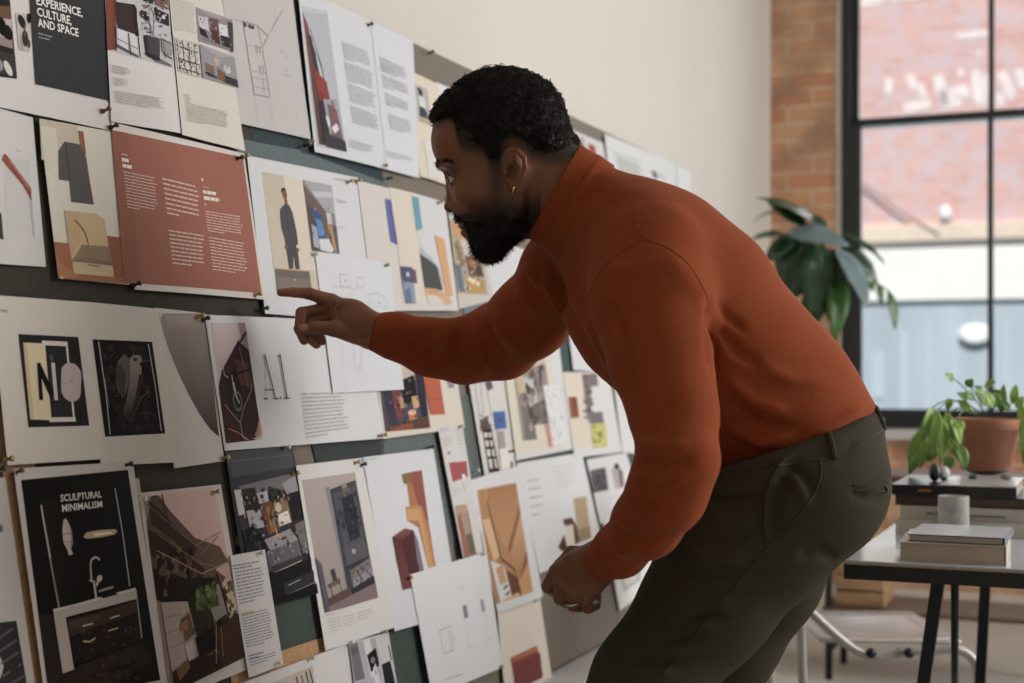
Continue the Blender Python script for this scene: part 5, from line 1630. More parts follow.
def strands(V, N, count, seed, ln, r0, down, sel=None):
    r = np.random.RandomState(seed); idx = r.randint(0, len(V), count * 4); vs, qs = [], []; n = 0; k = 0
    for i in idx:
        if k >= count: break
        p, nn = V[i] + r.normal(size=3) * .5, N[i]
        if sel is not None and not sel(p, nn): continue
        k += 1; L = ln * r.uniform(.5, 1.2); d0 = nn * .75 + np.array(down) * .6 + r.normal(size=3) * .35; d0 /= np.linalg.norm(d0); cur = np.cross(d0, r.normal(size=3)) * .5
        x = np.cross(d0, [0, 0, 1.]); x /= np.linalg.norm(x) + 1e-9; y = np.cross(d0, x)
        for j in range(4):
            t = j / 3; q = p + d0 * L * t + cur * L * t * t; rr = r0 * (1 - .8 * t)
            for m in range(3): vs.append(q + (x * math.cos(m * 2.094) + y * math.sin(m * 2.094)) * rr)
        for j in range(3):
            for m in range(3): qs.append([n + j * 3 + m, n + j * 3 + (m + 1) % 3, n + j * 3 + 3 + (m + 1) % 3, n + j * 3 + 3 + m])
        n += 12
    return np.array(vs), np.array(qs)
# ---- beard
def build_beard():
    s = Vol((446, 186, -56), (552, 272, 56), 1.0)
    for w in (-1, 1):
        s.cap((506, 213, 36 * w), (508, 224, 35 * w), 2, 8, 6); s.cap((506, 224, 35 * w), (486, 241, 20 * w), 9, 13, 10)
        s.cap((490, 240, 18 * w), (488, 246, 0), 12, 13.5, 10); s.cap((508, 225, 34 * w), (520, 228, 26 * w), 9, 8, 8)
        s.chain([(457.6, 216.6, 3 * w), (461.5, 219.4, 13 * w), (469, 225, 21 * w), (476, 234, 22 * w), (480, 240, 18 * w)], [2.7, 3.4, 4.4, 5.4, 6], 3)
    s.ell((490, 244, 0), (15, 16, 21), 8); s.cap((492, 240, 0), (512, 230, 0), 16, 14, 10)
    s.cap((457.4, 217.4, -3), (457.4, 217.4, 3), 2.8, 2.8, 2)
    s.ell((463.5, 230, 0), (10, 7.8, 16), 2, 's'); s.ell((473, 240.4, 0), (5, 3, 8), 2)
    V, Q = s.mesh(); N = normals(V, Q); V = V + N * (noise3(V, 1.2, 4, 2) * .9)[:, None]; return V, Q, N
bV, bQ, bN = build_beard()
beard = np_mesh('beard', hw(bV), bQ[:, ::-1], M_hair, person)
sv, sq = strands(bV, bN, 4200, 9, 4.2, .30, (.15, .45, 0), sel=lambda p, n: p[2] < 20)
o = np_mesh('beard_strands', hw(sv), sq[:, ::-1], M_hair); o.parent = beard
# jaw and sideburn stubble thickening into the beard
def stub(p, n):
    return -50 < p[2] < -18 and ((p[1] > 203 - (p[0] - 470) * .25 and 468 < p[0] < 528 and p[1] < 236) or (488 < p[0] < 502 and 150 < p[1] < 200))
hn = normals(HV, HQ)
sv, sq = strands(HV, hn, 6500, 12, 1.8, .17, (0, .5, 0), sel=lambda p, n: stub(p, n) and np.random.RandomState(int(abs(p[0] * 977 + p[1] * 131)) % 99991).rand() < .25 + max(0, (p[1] - 186) / 34))
o = np_mesh('stubble', hw(sv), sq[:, ::-1], M_hair); o.parent = beard
# eyebrows: hairs rooted on the skin of the brow
def brow(w):
    line = [(437.6, 165.5), (442, 163.6), (449, 165.2), (457, 169.6)]
    ok = np.abs(HV[:, 2] - w * 22) < 17; V = HV[ok]; N = hn[ok]; d, t, _ = pldist(V[:, 0], V[:, 1], line); m = d < 2.8 - 1.3 * t
    sv, sq = strands(V[m], N[m], 330, 5, 2.6, .24, (.9, .0, 0)); o = np_mesh('eyebrow', hw(sv), sq[:, ::-1], M_hair, person)
brow(-1); brow(1)
# earring, finger ring
M_gold = mat('pale gold', (.80, .62, .38), .2, 1.0, bump=(50, .02)); M_silver = mat('steel ring', (.62, .58, .52), .22, 1.0, bump=(50, .02))
c = hw(hp(513.5, 190.6, -51))[0]
er = tube('earring', [c + np.array([math.cos(a) * .0012, math.sin(a) * .0050, math.cos(a + .2) * .0062]) for a in [i * 6.283 / 18 for i in range(18)]], .0012, M_gold, person, 8, True)
a_, b_ = P(571.2, 596, 1.980), P(573.2, 605, 1.984); ax = (b_ - a_) / np.linalg.norm(b_ - a_); x_ = np.cross(ax, [1, 0, 0]); x_ /= np.linalg.norm(x_); y_ = np.cross(ax, x_); cc = a_ * .35 + b_ * .65
tube('finger_ring', [cc + (x_ * math.cos(t) + y_ * math.sin(t)) * .0109 for t in [i * 6.283 / 28 for i in range(28)]], .0018, M_silver, person, 8, True)
# ---- sweater
def build_sweater():
    s = Vol((-.30, 1.70, .50), (.66, 2.60, 1.50), .0056)
    T = [(592, 206, 2.075, .060, .078, (-.2, 1, 0)), (622, 246, 2.070, .087, .140, (-.28, 1, 0)), (664, 305, 2.075, .124, .168, (-.22, 1, 0)), (718, 359, 2.085, .134, .158, (-.10, 1, 0)),
         (760, 410, 2.095, .140, .150, (.02, 1, 0)), (790, 460, 2.100, .148, .155, (.1, 1, 0))]
    for a, b in zip(T, T[1:]):
        s.etube(P(*a[:3]), P(*b[:3]), a[3], b[3], a[4], b[4], (np.array(a[5]) + np.array(b[5])) / 2, .035)
    # shoulders and arms
    s.ell(P(652, 266, 1.955), (.074, .076, .076), .05); s.ell(P(566, 272, 2.215), (.058, .066, .062), .04)
    s.cap(P(610, 222, 2.06), P(652, 252, 1.98), .040, .058, .05); s.cap(P(592, 222, 2.10), P(568, 262, 2.2), .04, .05, .05)
    near = [P(650, 268, 1.930), P(650, 300, 1.905), P(662, 360, 1.857), P(673, 410, 1.81), P(678.5, 458, 1.77)]
    s.chain(near, [.076, .077, .064, .0525, .0485], .03)
    fore = [P(677, 460, 1.77), P(667, 492, 1.79), P(647, 523, 1.835), P(621, 550, 1.915), P(603, 561, 1.955)]
    s.chain(fore, [.0485, .048, .0430, .035, .0295], .02)
    far = [P(562, 280, 2.225), P(530, 318, 2.30), P(503, 340, 2.375)]
    s.chain(far, [.066, .061, .063], .03)
    s.chain([P(500, 341, 2.375), P(464, 351, 2.36), P(430, 347, 2.34), P(396, 336, 2.322), P(372, 331.5, 2.305)], [.062, .052, .0455, .036, .0305], .02)
    # chest fullness and shoulder blade
    s.ell(P(632, 318, 2.05), (.075, .12, .09), .04); s.ell(P(708, 276, 2.04), (.080, .10, .068), .05); s.ell(P(646, 228, 2.06), (.06, .09, .052), .05); s.ell(P(677, 239, 2.05), (.058, .09, .054), .04); s.ell(P(604, 306, 2.10), (.056, .09, .062), .03)
    # open ends
    w = P(603, 561, 1.955); s.cut(P(599, 562, 1.965), P(599, 562, 1.965) - P(619, 552, 1.93), 0, w - .06, w + .06)
    w = P(372, 331.5, 2.305); s.cut(P(367, 330.5, 2.302), P(367, 330.5, 2.302) - P(396, 336, 2.322), 0, w - .055, w + .055)
    # hem
    h0, h1 = P(873, 405, 2.1), P(720, 463, 2.1); d = h1 - h0; n = np.array([d[2], 0, -d[0]]); n = n if n[2] < 0 else -n
    s.cut(P(800, 441, 2.1), n, .01, P(640, 560, 2.08) * [1, 0, 1] + [0, 1.915, 0], P(900, 400, 2.1) + [0, .4, .0])
    V, Q = s.mesh(); V = smooth(V, Q, 2, .5); return V, Q
SV, SQ = build_sweater()
# folds: (points, amplitude in metres, half width px, depth range)
def fold(V, N, pts, amp, wd, ymin, ymax, fade=True, facing=True):
    u, v = pxof(V); d, t, sd = pldist(u, v, pts); m = np.exp(-(d / wd) ** 2)
    if fade: m = m * np.clip(np.sin(np.pi * np.clip(t, .02, .98)) * 1.6, 0, 1)
    m = m * (V[:, 1] > ymin) * (V[:, 1] < ymax)
    if facing: m = m * sstep(-(N * V / np.linalg.norm(V, axis=1)[:, None]).sum(1), -.35, .1)
    return V + N * (amp * 1.7 * m)[:, None]
SN = normals(SV, SQ)
for pts, amp, wd, y0, y1 in [
    ([(708, 292), (711, 330), (714, 376)], -.007, 5, 1.6, 2.0), ([(712, 296), (728, 318), (748, 332)], -.004, 5, 1.6, 2.1), ([(714, 320), (738, 352), (770, 372)], -.004, 6, 1.6, 2.1),
    ([(720, 372), (752, 402), (792, 414)], .004, 7, 1.6, 2.2), ([(724, 395), (760, 424), (800, 428)], -.004, 6, 1.6, 2.2), ([(742, 358), (790, 380), (836, 384)], .003, 7, 1.6, 2.2),
    ([(720, 425), (760, 442), (800, 434)], .005, 5, 1.6, 2.2), ([(800, 436), (836, 424), (866, 404)], .005, 4, 1.6, 2.3), ([(738, 446), (790, 446), (850, 424)], .004, 3.5, 1.6, 2.3),
    ([(606, 300), (622, 330), (628, 372), (640, 410)], -.0045, 5, 1.5, 1.95),
    ([(566, 262), (572, 292), (590, 330), (612, 372)], .006, 5, 1.9, 2.3), ([(554, 262), (562, 300), (584, 344), (606, 380)], -.006, 5, 1.9, 2.4), ([(546, 258), (552, 292), (568, 322)], .005, 4, 2.0, 2.4),
    ([(520, 276), (532, 292), (548, 300)], -.005, 4, 2.1, 2.5), ([(516, 286), (528, 304), (548, 314)], .004, 4, 2.1, 2.5), ([(524, 262), (540, 284), (556, 290)], .004, 4, 2.1, 2.5),
    ([(418, 322), (414, 340), (418, 360)], .0028, 3, 2.2, 2.5), ([(434, 322), (430, 345), (434, 368)], -.003, 4, 2.2, 2.5), ([(448, 322), (446, 348), (450, 374)], .003, 4, 2.2, 2.5),
    ([(462, 322), (462, 350), (468, 378)], -.0032, 4, 2.2, 2.5), ([(476, 320), (480, 350), (486, 376)], .0035, 4, 2.2, 2.5), ([(484, 318), (494, 342), (510, 362)], -.004, 4, 2.2, 2.5), ([(494, 312), (506, 336), (524, 354)], .004, 4, 2.2, 2.5),
    ([(640, 440), (660, 448), (690, 444)], .0032, 4, 1.6, 2.0), ([(637, 456), (662, 466), (694, 460)], -.0035, 5, 1.6, 2.0), ([(632, 474), (660, 484), (690, 476)], .003, 5, 1.6, 2.0),
    ([(618, 500), (640, 506), (666, 498)], -.003, 4, 1.6, 2.0), ([(606, 520), (624, 536), (648, 540)], -.0035, 4, 1.6, 2.1), ([(598, 532), (612, 548), (634, 556)], .003, 3.5, 1.6, 2.1), ([(612, 512), (636, 524), (660, 520)], .0026, 4, 1.6, 2.1),
    ([(600, 184), (650, 196), (700, 224)], .002, 9, 1.6, 2.2), ([(660, 250), (700, 290), (720, 330)], .003, 12, 1.6, 2.1), ([(590, 250), (612, 268), (640, 272)], .002, 7, 1.6, 2.1)]:
    SV = fold(SV, SN, pts, amp, wd, y0, y1)
SV = SV + SN * (noise3(SV, 26, 11, 3) * .0014)[:, None]
sweater = np_mesh('sweater', SV, SQ, M_knit, person)
# roll collar: folded double layer round the neck
def build_collar():
    s = Vol((520, 130, -66), (625, 268, 66), 1.15)
    a, b = (556, 188, 0), (590, 212, 0)
    top = np.array([553.2, 191, 0]); dirn = np.array([(580 - 528.5), (144 - 234), 0.0]); nrm = np.array([-dirn[1], dirn[0], 0]); nrm /= np.linalg.norm(nrm)  # along the neck
    nrm = nrm if nrm[0] > 0 else -nrm
    c0 = top + nrm * 0; c1 = top + nrm * 33; c2 = top + nrm * 44
    s.etube(c0 + nrm * 2.5, c1 + nrm * 6, 51.5, 50.5, 47, 49, (0, 0, 1), 0, flat=True)
    s.etube(c1 - nrm * 12 + np.array([-1.2, 2.0, 0]), c2 + nrm * 2 + np.array([-2.4, 4.2, 0]), 52, 52.5, 52, 58, (0, 0, 1), 1.0, flat=True)
    s.F -= 1.6
    s.etube(c0 - nrm * 14, c0 + nrm * 10, 47, 50, 44.5, 47, (0, 0, 1), 2, 's', flat=True)
    V, Q = s.mesh(); V = smooth(V, Q, 2, .5); return V, Q, c0, nrm
CV, CQ, c0_, nrm_ = build_collar()
CN = normals(CV, CQ)
CV = CV + CN * (noise3(CV, .12, 2, 2) * .9)[:, None]
t_ = (CV - c0_) @ nrm_
CV = CV + CN * (np.exp(-((t_ - 24) / 5) ** 2) * np.sin(CV[:, 1] * .09 + CV[:, 2] * .05) * 1.1)[:, None]
col = np_mesh('roll_collar', hw(CV), CQ[:, ::-1], M_knit); col.parent = sweater
# ---- trousers
def build_trousers():
    s = Vol((-.02, 1.74, .08), (.66, 2.46, 1.16), .0062)
    # pelvis
    s.etube(P(783, 438, 2.10), P(784, 474, 2.095), .146, .140, .152, .162, (.12, 1, 0), .03)
    s.ell(P(778, 488, 2.085), (.132, .165, .105), .03)
    s.ell(P(818, 482, 2.015), (.096, .10, .100), .04); s.ell(P(812, 486, 2.18), (.09, .09, .095), .04)
    s.ell(P(742, 480, 2.05), (.10, .16, .085), .05)
    # near leg
    hipn = P(766, 512, 1.995); kn = P(612, 748, 1.955); an = np.array([.30, 2.0, .10])
    s.chain([P(796, 490, 1.995), P(762, 530, 2.01), P(708, 602, 2.01), P(647, 682, 1.99), kn], [.108, .103, .089, .075, .066], .025)
    s.ell(P(712, 530, 2.0), (.07, .09, .07), .04)
    s.chain([kn, kn + (an - kn) * .35 + [.0, .01, 0], an], [.068, .072, .056], .03)
    # far leg, half a step back
    kf = P(672, 770, 2.20); af = np.array([.44, 2.24, .10])
    s.chain([P(776, 512, 2.18), P(754, 572, 2.19), P(722, 638, 2.20), P(700, 690, 2.2), kf], [.105, .100, .086, .077, .068], .025)
    s.chain([kf, kf + (af - kf) * .35, af], [.074, .073, .056], .03)
    # waist opening: flat cut a little above the sweater hem
    h0, h1 = P(882, 402, 2.1), P(720, 455, 2.1); d = h1 - h0; n = np.array([d[2], 0, -d[0]]); n = n if n[2] > 0 else -n
    s.cut(P(876, 404, 2.1), n, .006)
    for a in (an, af): s.cut(a + [0, 0, .0], (0, 0, -1), 0, a - .12, a + .12)
    V, Q = s.mesh(); V = smooth(V, Q, 2, .5); return V, Q
TV, TQ = build_trousers(); TN = normals(TV, TQ)
for pts, amp, wd, y0, y1 in [
    ([(797, 455), (781, 464), (770, 484), (765, 510), (768, 546)], .0035, 5, 1.6, 2.05), ([(806, 458), (790, 470), (779, 492), (775, 516), (776, 540)], -.004, 5, 1.6, 2.05),
    ([(690, 486), (720, 500), (760, 498)], -.004, 5, 1.6, 2.1), ([(694, 502), (726, 520), (760, 520)], .0035, 6, 1.6, 2.1), ([(676, 522), (712, 538), (752, 536)], -.003, 5, 1.6, 2.1), ([(668, 540), (706, 560), (748, 560)], .003, 6, 1.6, 2.1),
    ([(660, 560), (704, 576), (740, 572)], -.0026, 5, 1.6, 2.1), ([(782, 470), (800, 488), (806, 510)], .003, 5, 1.6, 2.1), ([(788, 462), (806, 476), (815, 492)], -.003, 4, 1.6, 2.1),
    ([(850, 492), (870, 500), (888, 496)], -.003, 4, 1.6, 2.2), ([(700, 612), (712, 604), (728, 604)], .003, 4, 1.6, 2.1), ([(690, 622), (706, 615), (724, 614)], -.0032, 4, 1.6, 2.1), ([(676, 632), (696, 627), (716, 624)], .003, 4, 1.6, 2.1),
    ([(664, 644), (686, 638), (706, 634)], -.003, 4, 1.6, 2.1), ([(634, 646), (660, 652), (690, 648)], .0032, 5, 1.6, 2.1), ([(628, 658), (656, 664), (684, 660)], -.0032, 5, 1.6, 2.1), ([(626, 668), (650, 674), (676, 672)], .003, 4, 1.6, 2.1),
    ([(840, 560), (820, 552), (796, 556)], -.0035, 6, 1.6, 2.2), ([(856, 440), (846, 452), (832, 458)], -.002, 5, 1.6, 2.2)]:
    TV = fold(TV, TN, pts, amp * 1.35, wd, y0, y1)
TV = TV + TN * (noise3(TV, 22, 21, 3) * .0013)[:, None]
trousers = np_mesh('trousers', TV, TQ, M_chino, person)
# ---- seams, belt loops, pockets laid on the cloth
def surface(V, Q):
    return BVHTree.FromPolygons([tuple(v) for v in V], [tuple(q) for q in Q])
bS, bT = surface(SV, SQ), surface(TV, TQ)
def onto(bvh, pts, n=10, lift=.0006):
    out = []
    for u, v in spline([(p[0], p[1], 0) for p in pts], n) and [(q[0], q[1]) for q in spline([(p[0], p[1], 0) for p in pts], n)]:
        d = Vector(((u - CX) / F, 1.0, -(v - HY) / F)).normalized(); h = bvh.ray_cast(Vector((0, 0, CAMZ)), d)
        if h[0] is not None: out.append(h[0] - d * lift)
    return out
def seam(name, bvh, pts, r, m, parent, lift=.0004):
    q = onto(bvh, pts, 10, lift)
    if len(q) > 2:
        q2 = [q[0]]
        for p in q[1:]:
            if (p - q2[-1]).length < .04: q2.append(p)
        o = tube(name, q2, r, m); o.parent = parent; return o
M_knit2 = mat('rust knit seam', (.19, .042, .015), .9, bump=(520, .2, .0005)); M_chino2 = mat('olive seam', (.040, .035, .026), .9, bump=(600, .2, .0005))
for pts in ([(597, 188), (612, 198), (628, 216), (644, 239)], [(644, 239), (618, 254), (600, 272), (589, 296), (588, 312)], [(644, 239), (668, 248), (688, 264), (703, 288), (708, 300)]):
    seam('shoulder_seam', bS, pts, .0011, M_knit, sweater, -.0002)
seam('sleeve_cuff_seam', bS, [(594, 537), (600, 556), (613, 575)], .0010, M_knit, sweater, -.0001)
for nm, pts in (('pocket_edge', [(797, 455), (783, 461), (772, 478), (766, 500), (765, 522), (768, 546)]), ('side_seam', [(820, 458), (821, 474), (815, 492), (800, 514), (783, 532), (768, 547), (742, 578), (706, 622), (672, 664), (655, 683)]),
                ('waistband_seam', [(720, 472), (760, 468), (797, 463), (834, 456), (862, 444), (884, 429)]), ('inner_leg_seam', [(690, 540), (676, 548), (664, 552)])):
    seam(nm, bT, pts, .0013, M_chino2, trousers)
for pts in ([(853, 486), (870, 484), (888, 476)], [(854, 491), (871, 490), (889, 482)]): seam('pocket_welt', bT, pts, .0017, M_chino, trousers, .0004)
for pts in ([(829, 434), (832, 446), (834, 459)], [(874, 405), (879, 416), (884, 428)]):
    q = onto(bT, pts, 4, .003)
    if len(q) > 2:
        o = tube('belt_loop', q, .0046, M_chino); o.parent = trousers
q = onto(bT, [(883, 487), (884.5, 489.5), (886, 491)], 2, .001)
if q:
    bm = bmesh.new(); lathe_into(bm, q[len(q) // 2], [(.0045, -.001), (.0052, .0), (.005, .0016), (.0036, .0018), (.0034, .0012), (.0002, .0012)], 20, (.2, -1, .1)); o = frombm('pocket_button', bm, mat('dark horn button', (.015, .012, .01), .3, bump=(40, .02)), None, True); o.parent = trousers
# dark lining showing at the raised cuff
# ---- shoes
M_shoe = mat('dark brown leather', (.035, .02, .012), .4, bump=(90, .15, .001)); M_sole = mat('dark rubber sole', (.02, .02, .02), .8, bump=(60, .1))
for x, y in ((.30, 2.0), (.44, 2.24)):
    s = Vol((x - .22, y - .08, -.01), (x + .10, y + .08, .18), .005)
    s.etube((x + .035, y, .045), (x - .05, y, .04), .034, .040, .036, .042, (0, 1, 0), .02); s.etube((x - .05, y, .040), (x - .155, y, .030), .040, .024, .044, .036, (0, 1, 0), .02)
    s.cap((x + .01, y, .05), (x + .005, y, .115), .042, .046, .02); s.cut((0, 0, .004), (0, 0, -1)); s.cut((0, 0, .135), (0, 0, 1)); V, Q = s.mesh(); V = smooth(V, Q, 2)
    sh = np_mesh('shoe', V, Q, M_shoe, person)
    s = Vol((x - .22, y - .08, -.01), (x + .10, y + .08, .05), .005); s.etube((x + .035, y, .012), (x - .155, y, .012), .037, .034, .040, .040, (0, 1, 0), .01); s.cut((0, 0, .001), (0, 0, -1)); s.cut((0, 0, .016), (0, 0, 1)); V, Q = s.mesh()
    o = np_mesh('sole', V, Q, M_sole); o.parent = sh
# =====================================================  TABLE, BOOKS, PLANTS, CHAIR
M_top = mat('white laminate top', (.54, .58, .63), .10, bump=(8, .01), spec=.8)
M_edge = mat('black table edge', (.012, .012, .012), .5, bump=(60, .05)); M_lip = mat('tan plywood lip', (.40, .30, .20), .6, noise=(40, .1))
M_leg = mat('black steel', (.012, .012, .013), .42, .2, bump=(60, .04))
TZ = .757
TL = np.array([.590, 2.530, TZ])
tb = empty('work_table', (.95, 2.75, 0), 'white topped table with a thick black edge and slanted black steel legs, carrying books', 'table')
box('tabletop', TL - UPV * .004, E * 1.3, W * .80, UPV * .004, M_top, tb, .001)
box('plywood_lip', TL - UPV * .0075 - E * .001 - W * .001, E * 1.302, W * .802, UPV * .0035, M_lip, tb)
box('table_edge', TL - UPV * .034, E * 1.3, W * .80, UPV * .0264, M_edge, tb, .001)
for (e0, w0, e1, w1) in ((.155, .07, .06, .03), (.19, .70, .15, .76), (1.14, .07, 1.22, .03), (1.12, .70, 1.18, .76)):
    a = TL + E * e0 + W * w0 - UPV * .036; b = TL + E * e1 + W * w1; b[2] = 0.0
    bm = bmesh.new(); box_into(bm, b - E * .011 - W * .011, E * .022, W * .022, a - b); frombm('leg', bm, M_leg, tb)
for e in (.13, 1.17):
    a = TL + E * e + W * .06 - UPV * .40; b = TL + E * (e + .02) + W * .74 - UPV * .40
    tube('stretcher', [a, b], .008, M_leg, tb)
    tube('brace', [TL + E * (e + .05) + W * .10 - UPV * .036, TL + E * (e + .02) + W * .40 - UPV * .40], .007, M_leg, tb)
# books
def pages_mat(): return mat('book page edges', (.50, .41, .31), .85, noise=(30, .10, (1, 1, 40)), bump=(300, .2, .0006))
def book(o, le, lw, h, cover, label, spine='left', yaw=0.0, page=None, group=None, cth=.0016):
    """closed book: page block between two boards, spine strip"""
    c, s_ = math.cos(yaw), math.sin(yaw); e = E * c + W * s_; w_ = W * c - E * s_
    r = empty('book', o, label, 'book', group); pg = page or pages_mat()
    box('pages', o + e * .003 + w_ * .003 + UPV * cth, e * (le - .006), w_ * (lw - .006), UPV * (h - 2 * cth), pg, r)
    box('cover', o, e * le, w_ * lw, UPV * cth, cover, r, .0004); box('cover', o + UPV * (h - cth), e * le, w_ * lw, UPV * cth, cover, r, .0004)
    if spine == 'back': box('spine', o + w_ * (lw - .0015), e * le, w_ * .002, UPV * h, cover, r, .0006)
    elif spine == 'front': box('spine', o - w_ * .0005, e * le, w_ * .002, UPV * h, cover, r, .0006)
    elif spine == 'right': box('spine', o + e * (le - .0015), e * .002, w_ * lw, UPV * h, cover, r, .0006)
    return r, e, w_
C_white = mat('white book cover', (.60, .61, .62), .3, bump=(20, .03)); C_cream = mat('cream book cover', (.56, .51, .43), .6, noise=(10, .04))
C_blk = mat('black book cover', (.014, .014, .016), .3, bump=(20, .03)); C_pale = mat('pale blue white cover', (.58, .61, .64), .22, bump=(20, .02)); C_green = mat('dark green-black binding', (.02, .03, .03), .4)
M_pagew = mat('pale pages', (.50, .44, .38), .8, noise=(30, .06, (1, 1, 40)))
bA = TL + E * .092 + W * .022 + UPV * .0002
book(bA, .180, .215, .034, C_cream, 'thick cream paperback at the table front under the thin hardback', 'right', .03)
r_, e_, w_ = book(bA + E * .014 + W * .012 + UPV * .0344, .163, .185, .0125, C_green, 'thin hardback with a pale cover on top of the thick cream paperback', 'right', -.02, M_pagew, cth=.0012)
box('cover_sheet', bA + E * .0145 + W * .0125 + UPV * .0469, e_ * .161, w_ * .183, UPV * .0007, C_pale, r_)
bB = P(895.5, 537, 2.93); bB[2] = TZ + .0002
book(bB, .270, .30, .029, C_cream, 'wide cream book at the bottom of the tall book pile', 'front', 0)
r_, e_, w_ = book(bB + E * .008 + W * .012 + UPV * .0294, .250, .285, .0275, mat('off white book cover', (.52, .48, .41), .55, noise=(10, .04)), 'second cream book up in the tall pile with grey lettering on its spine', 'front', .01)
# dim spine lettering (too blurred to read in full)
bm = bmesh.new(); q0 = bB + E * .060 + W * .011 + UPV * .040; rr = random.Random(4); x = 0
while x < .045:
    wd = rr.uniform(.0025, .005); hh = rr.choice((.0045, .0055)); box_into(bm, q0 + E * x - W * .0008, E * wd, W * .001, UPV * hh); x += wd + .0016
x = .075
while x < .155:
    wd = rr.uniform(.003, .008); box_into(bm, q0 + E * x - W * .0008 - UPV * .001, E * wd, W * .001, UPV * .0034); x += wd + .0013
o = frombm('spine_text', bm, mat('grey ink', (.16, .14, .13), .8, bump=(40, .02)), r_)
book(bB + E * .10 + W * .03 - W * .06, .0, 0, 0, C_white, 'x') if False else None
sl = box('paper_slip', bB + E * .020 - W * .05 + UPV * .0, E * .10, W * .045, UPV * .004, C_white, None, .001); tag(sl, 'small white folded leaflet lying in front of the tall book pile', 'leaflet')
z_ = bB + UPV * .0573
book(z_ - E * .006 + W * .016, .262, .275, .0215, C_blk, 'dark brown-edged book under the black folio in the tall pile', 'none', -.02, mat('brown page edges', (.08, .045, .03), .7, noise=(30, .2, (1, 1, 40))))
book(z_ - E * .010 + W * .010 + UPV * .0219, .245, .285, .021, C_blk, 'shiny black folio book on top of the tall pile', 'front', .0)
cv_ = box('magazine', z_ + E * .085 + W * .004 + UPV * .0433, E * .15, W * .26, UPV * .003, mat('pale magazine cover', (.50, .49, .48), .25, noise=(12, .15)), None, .0008); tag(cv_, 'pale magazine lying under the stone dish on the black folio', 'magazine')
# orange mark on the folio edge
o = box('orange_mark', z_ + E * .044 + W * .0078 + UPV * .030, E * .026, W * .001, UPV * .004, mat('orange foil', (.45, .16, .03), .4, bump=(50, .02)), bpy.data.objects['book.004'])
# cup
cpos = P(953.5, 519, 2.835); cpos[2] = TZ + .0002
M_conc = mat('grey concrete', (.40, .39, .36), .8, noise=(45, .18), bump=(120, .3, .001))
cp = lathe('cup', cpos, [(.001, .0), (.0285, .0), (.030, .003), (.030, .083), (.0295, .086), (.0265, .086), (.0262, .012), (.001, .010)], M_conc, None, 40)
tag(cp, 'grey speckled concrete tumbler standing in front of the tall book pile', 'cup')
# slate dish, small objects
dz = z_[2] + .0467
M_slate = mat('grey stone', (.15, .15, .145), .5, noise=(60, .3), bump=(90, .2, .001)); M_wht = mat('white ceramic', (.62, .62, .64), .2, bump=(40, .02))
dc = P(987, 470, 3.165); dc[2] = dz
ds = lathe('dish', dc, [(.001, 0), (.032, 0), (.040, .005), (.054, .012), (.056, .015), (.053, .0155), (.040, .010), (.001, .0095)], M_slate, None, 40)
tag(ds, 'shallow grey stone dish beneath the terracotta pot', 'dish')
def pebble(u, v, Y, r, m, name, label, z=None, cat='stone'):
    p = P(u, v, Y); p[2] = (dz if z is None else z) + r[2] * .97
    bm = bmesh.new(); bmesh.ops.create_icosphere(bm, subdivisions=3, radius=1)
    for vv in bm.verts:
        k = 1 + .07 * math.sin(vv.co.x * 3 + 1) * math.cos(vv.co.y * 4); vv.co = Vector((vv.co.x * r[0] * k, vv.co.y * r[1] * k, vv.co.z * r[2])) + Vector(p)
    tag(frombm(name, bm, m, None, True), label, cat)
mz = z_[2] + .0433
pebble(934.5, 470, 3.02, (.0125, .012, .019), mat('black glazed ceramic', (.03, .03, .032), .15, bump=(30, .02)), 'ornament', 'black rounded ornament standing on the black folio', mz, 'ornament')
pebble(944, 471, 3.03, (.0125, .012, .016), M_wht, 'ornament', 'white rounded ornament beside the black one on the black folio', mz, 'ornament')
pebble(944.5, 475, 2.995, (.006, .006, .006), C_blk, 'ornament', 'tiny black ball in front of the white rounded ornament', mz, 'ornament')
rimz = dz + .0157
pebble(973, 470, 3.03, (.010, .006, .0052), mat('dark pebble', (.05, .06, .055), .5, bump=(90, .2, .001)), 'pebble', 'dark pebble leaning by the dish on its window-frame side', dz, 'pebble')
pebble(1006, 470, 3.01, (.012, .007, .006), M_slate, 'pebble', 'grey pebble in front of the terracotta pot', dz, 'pebble')
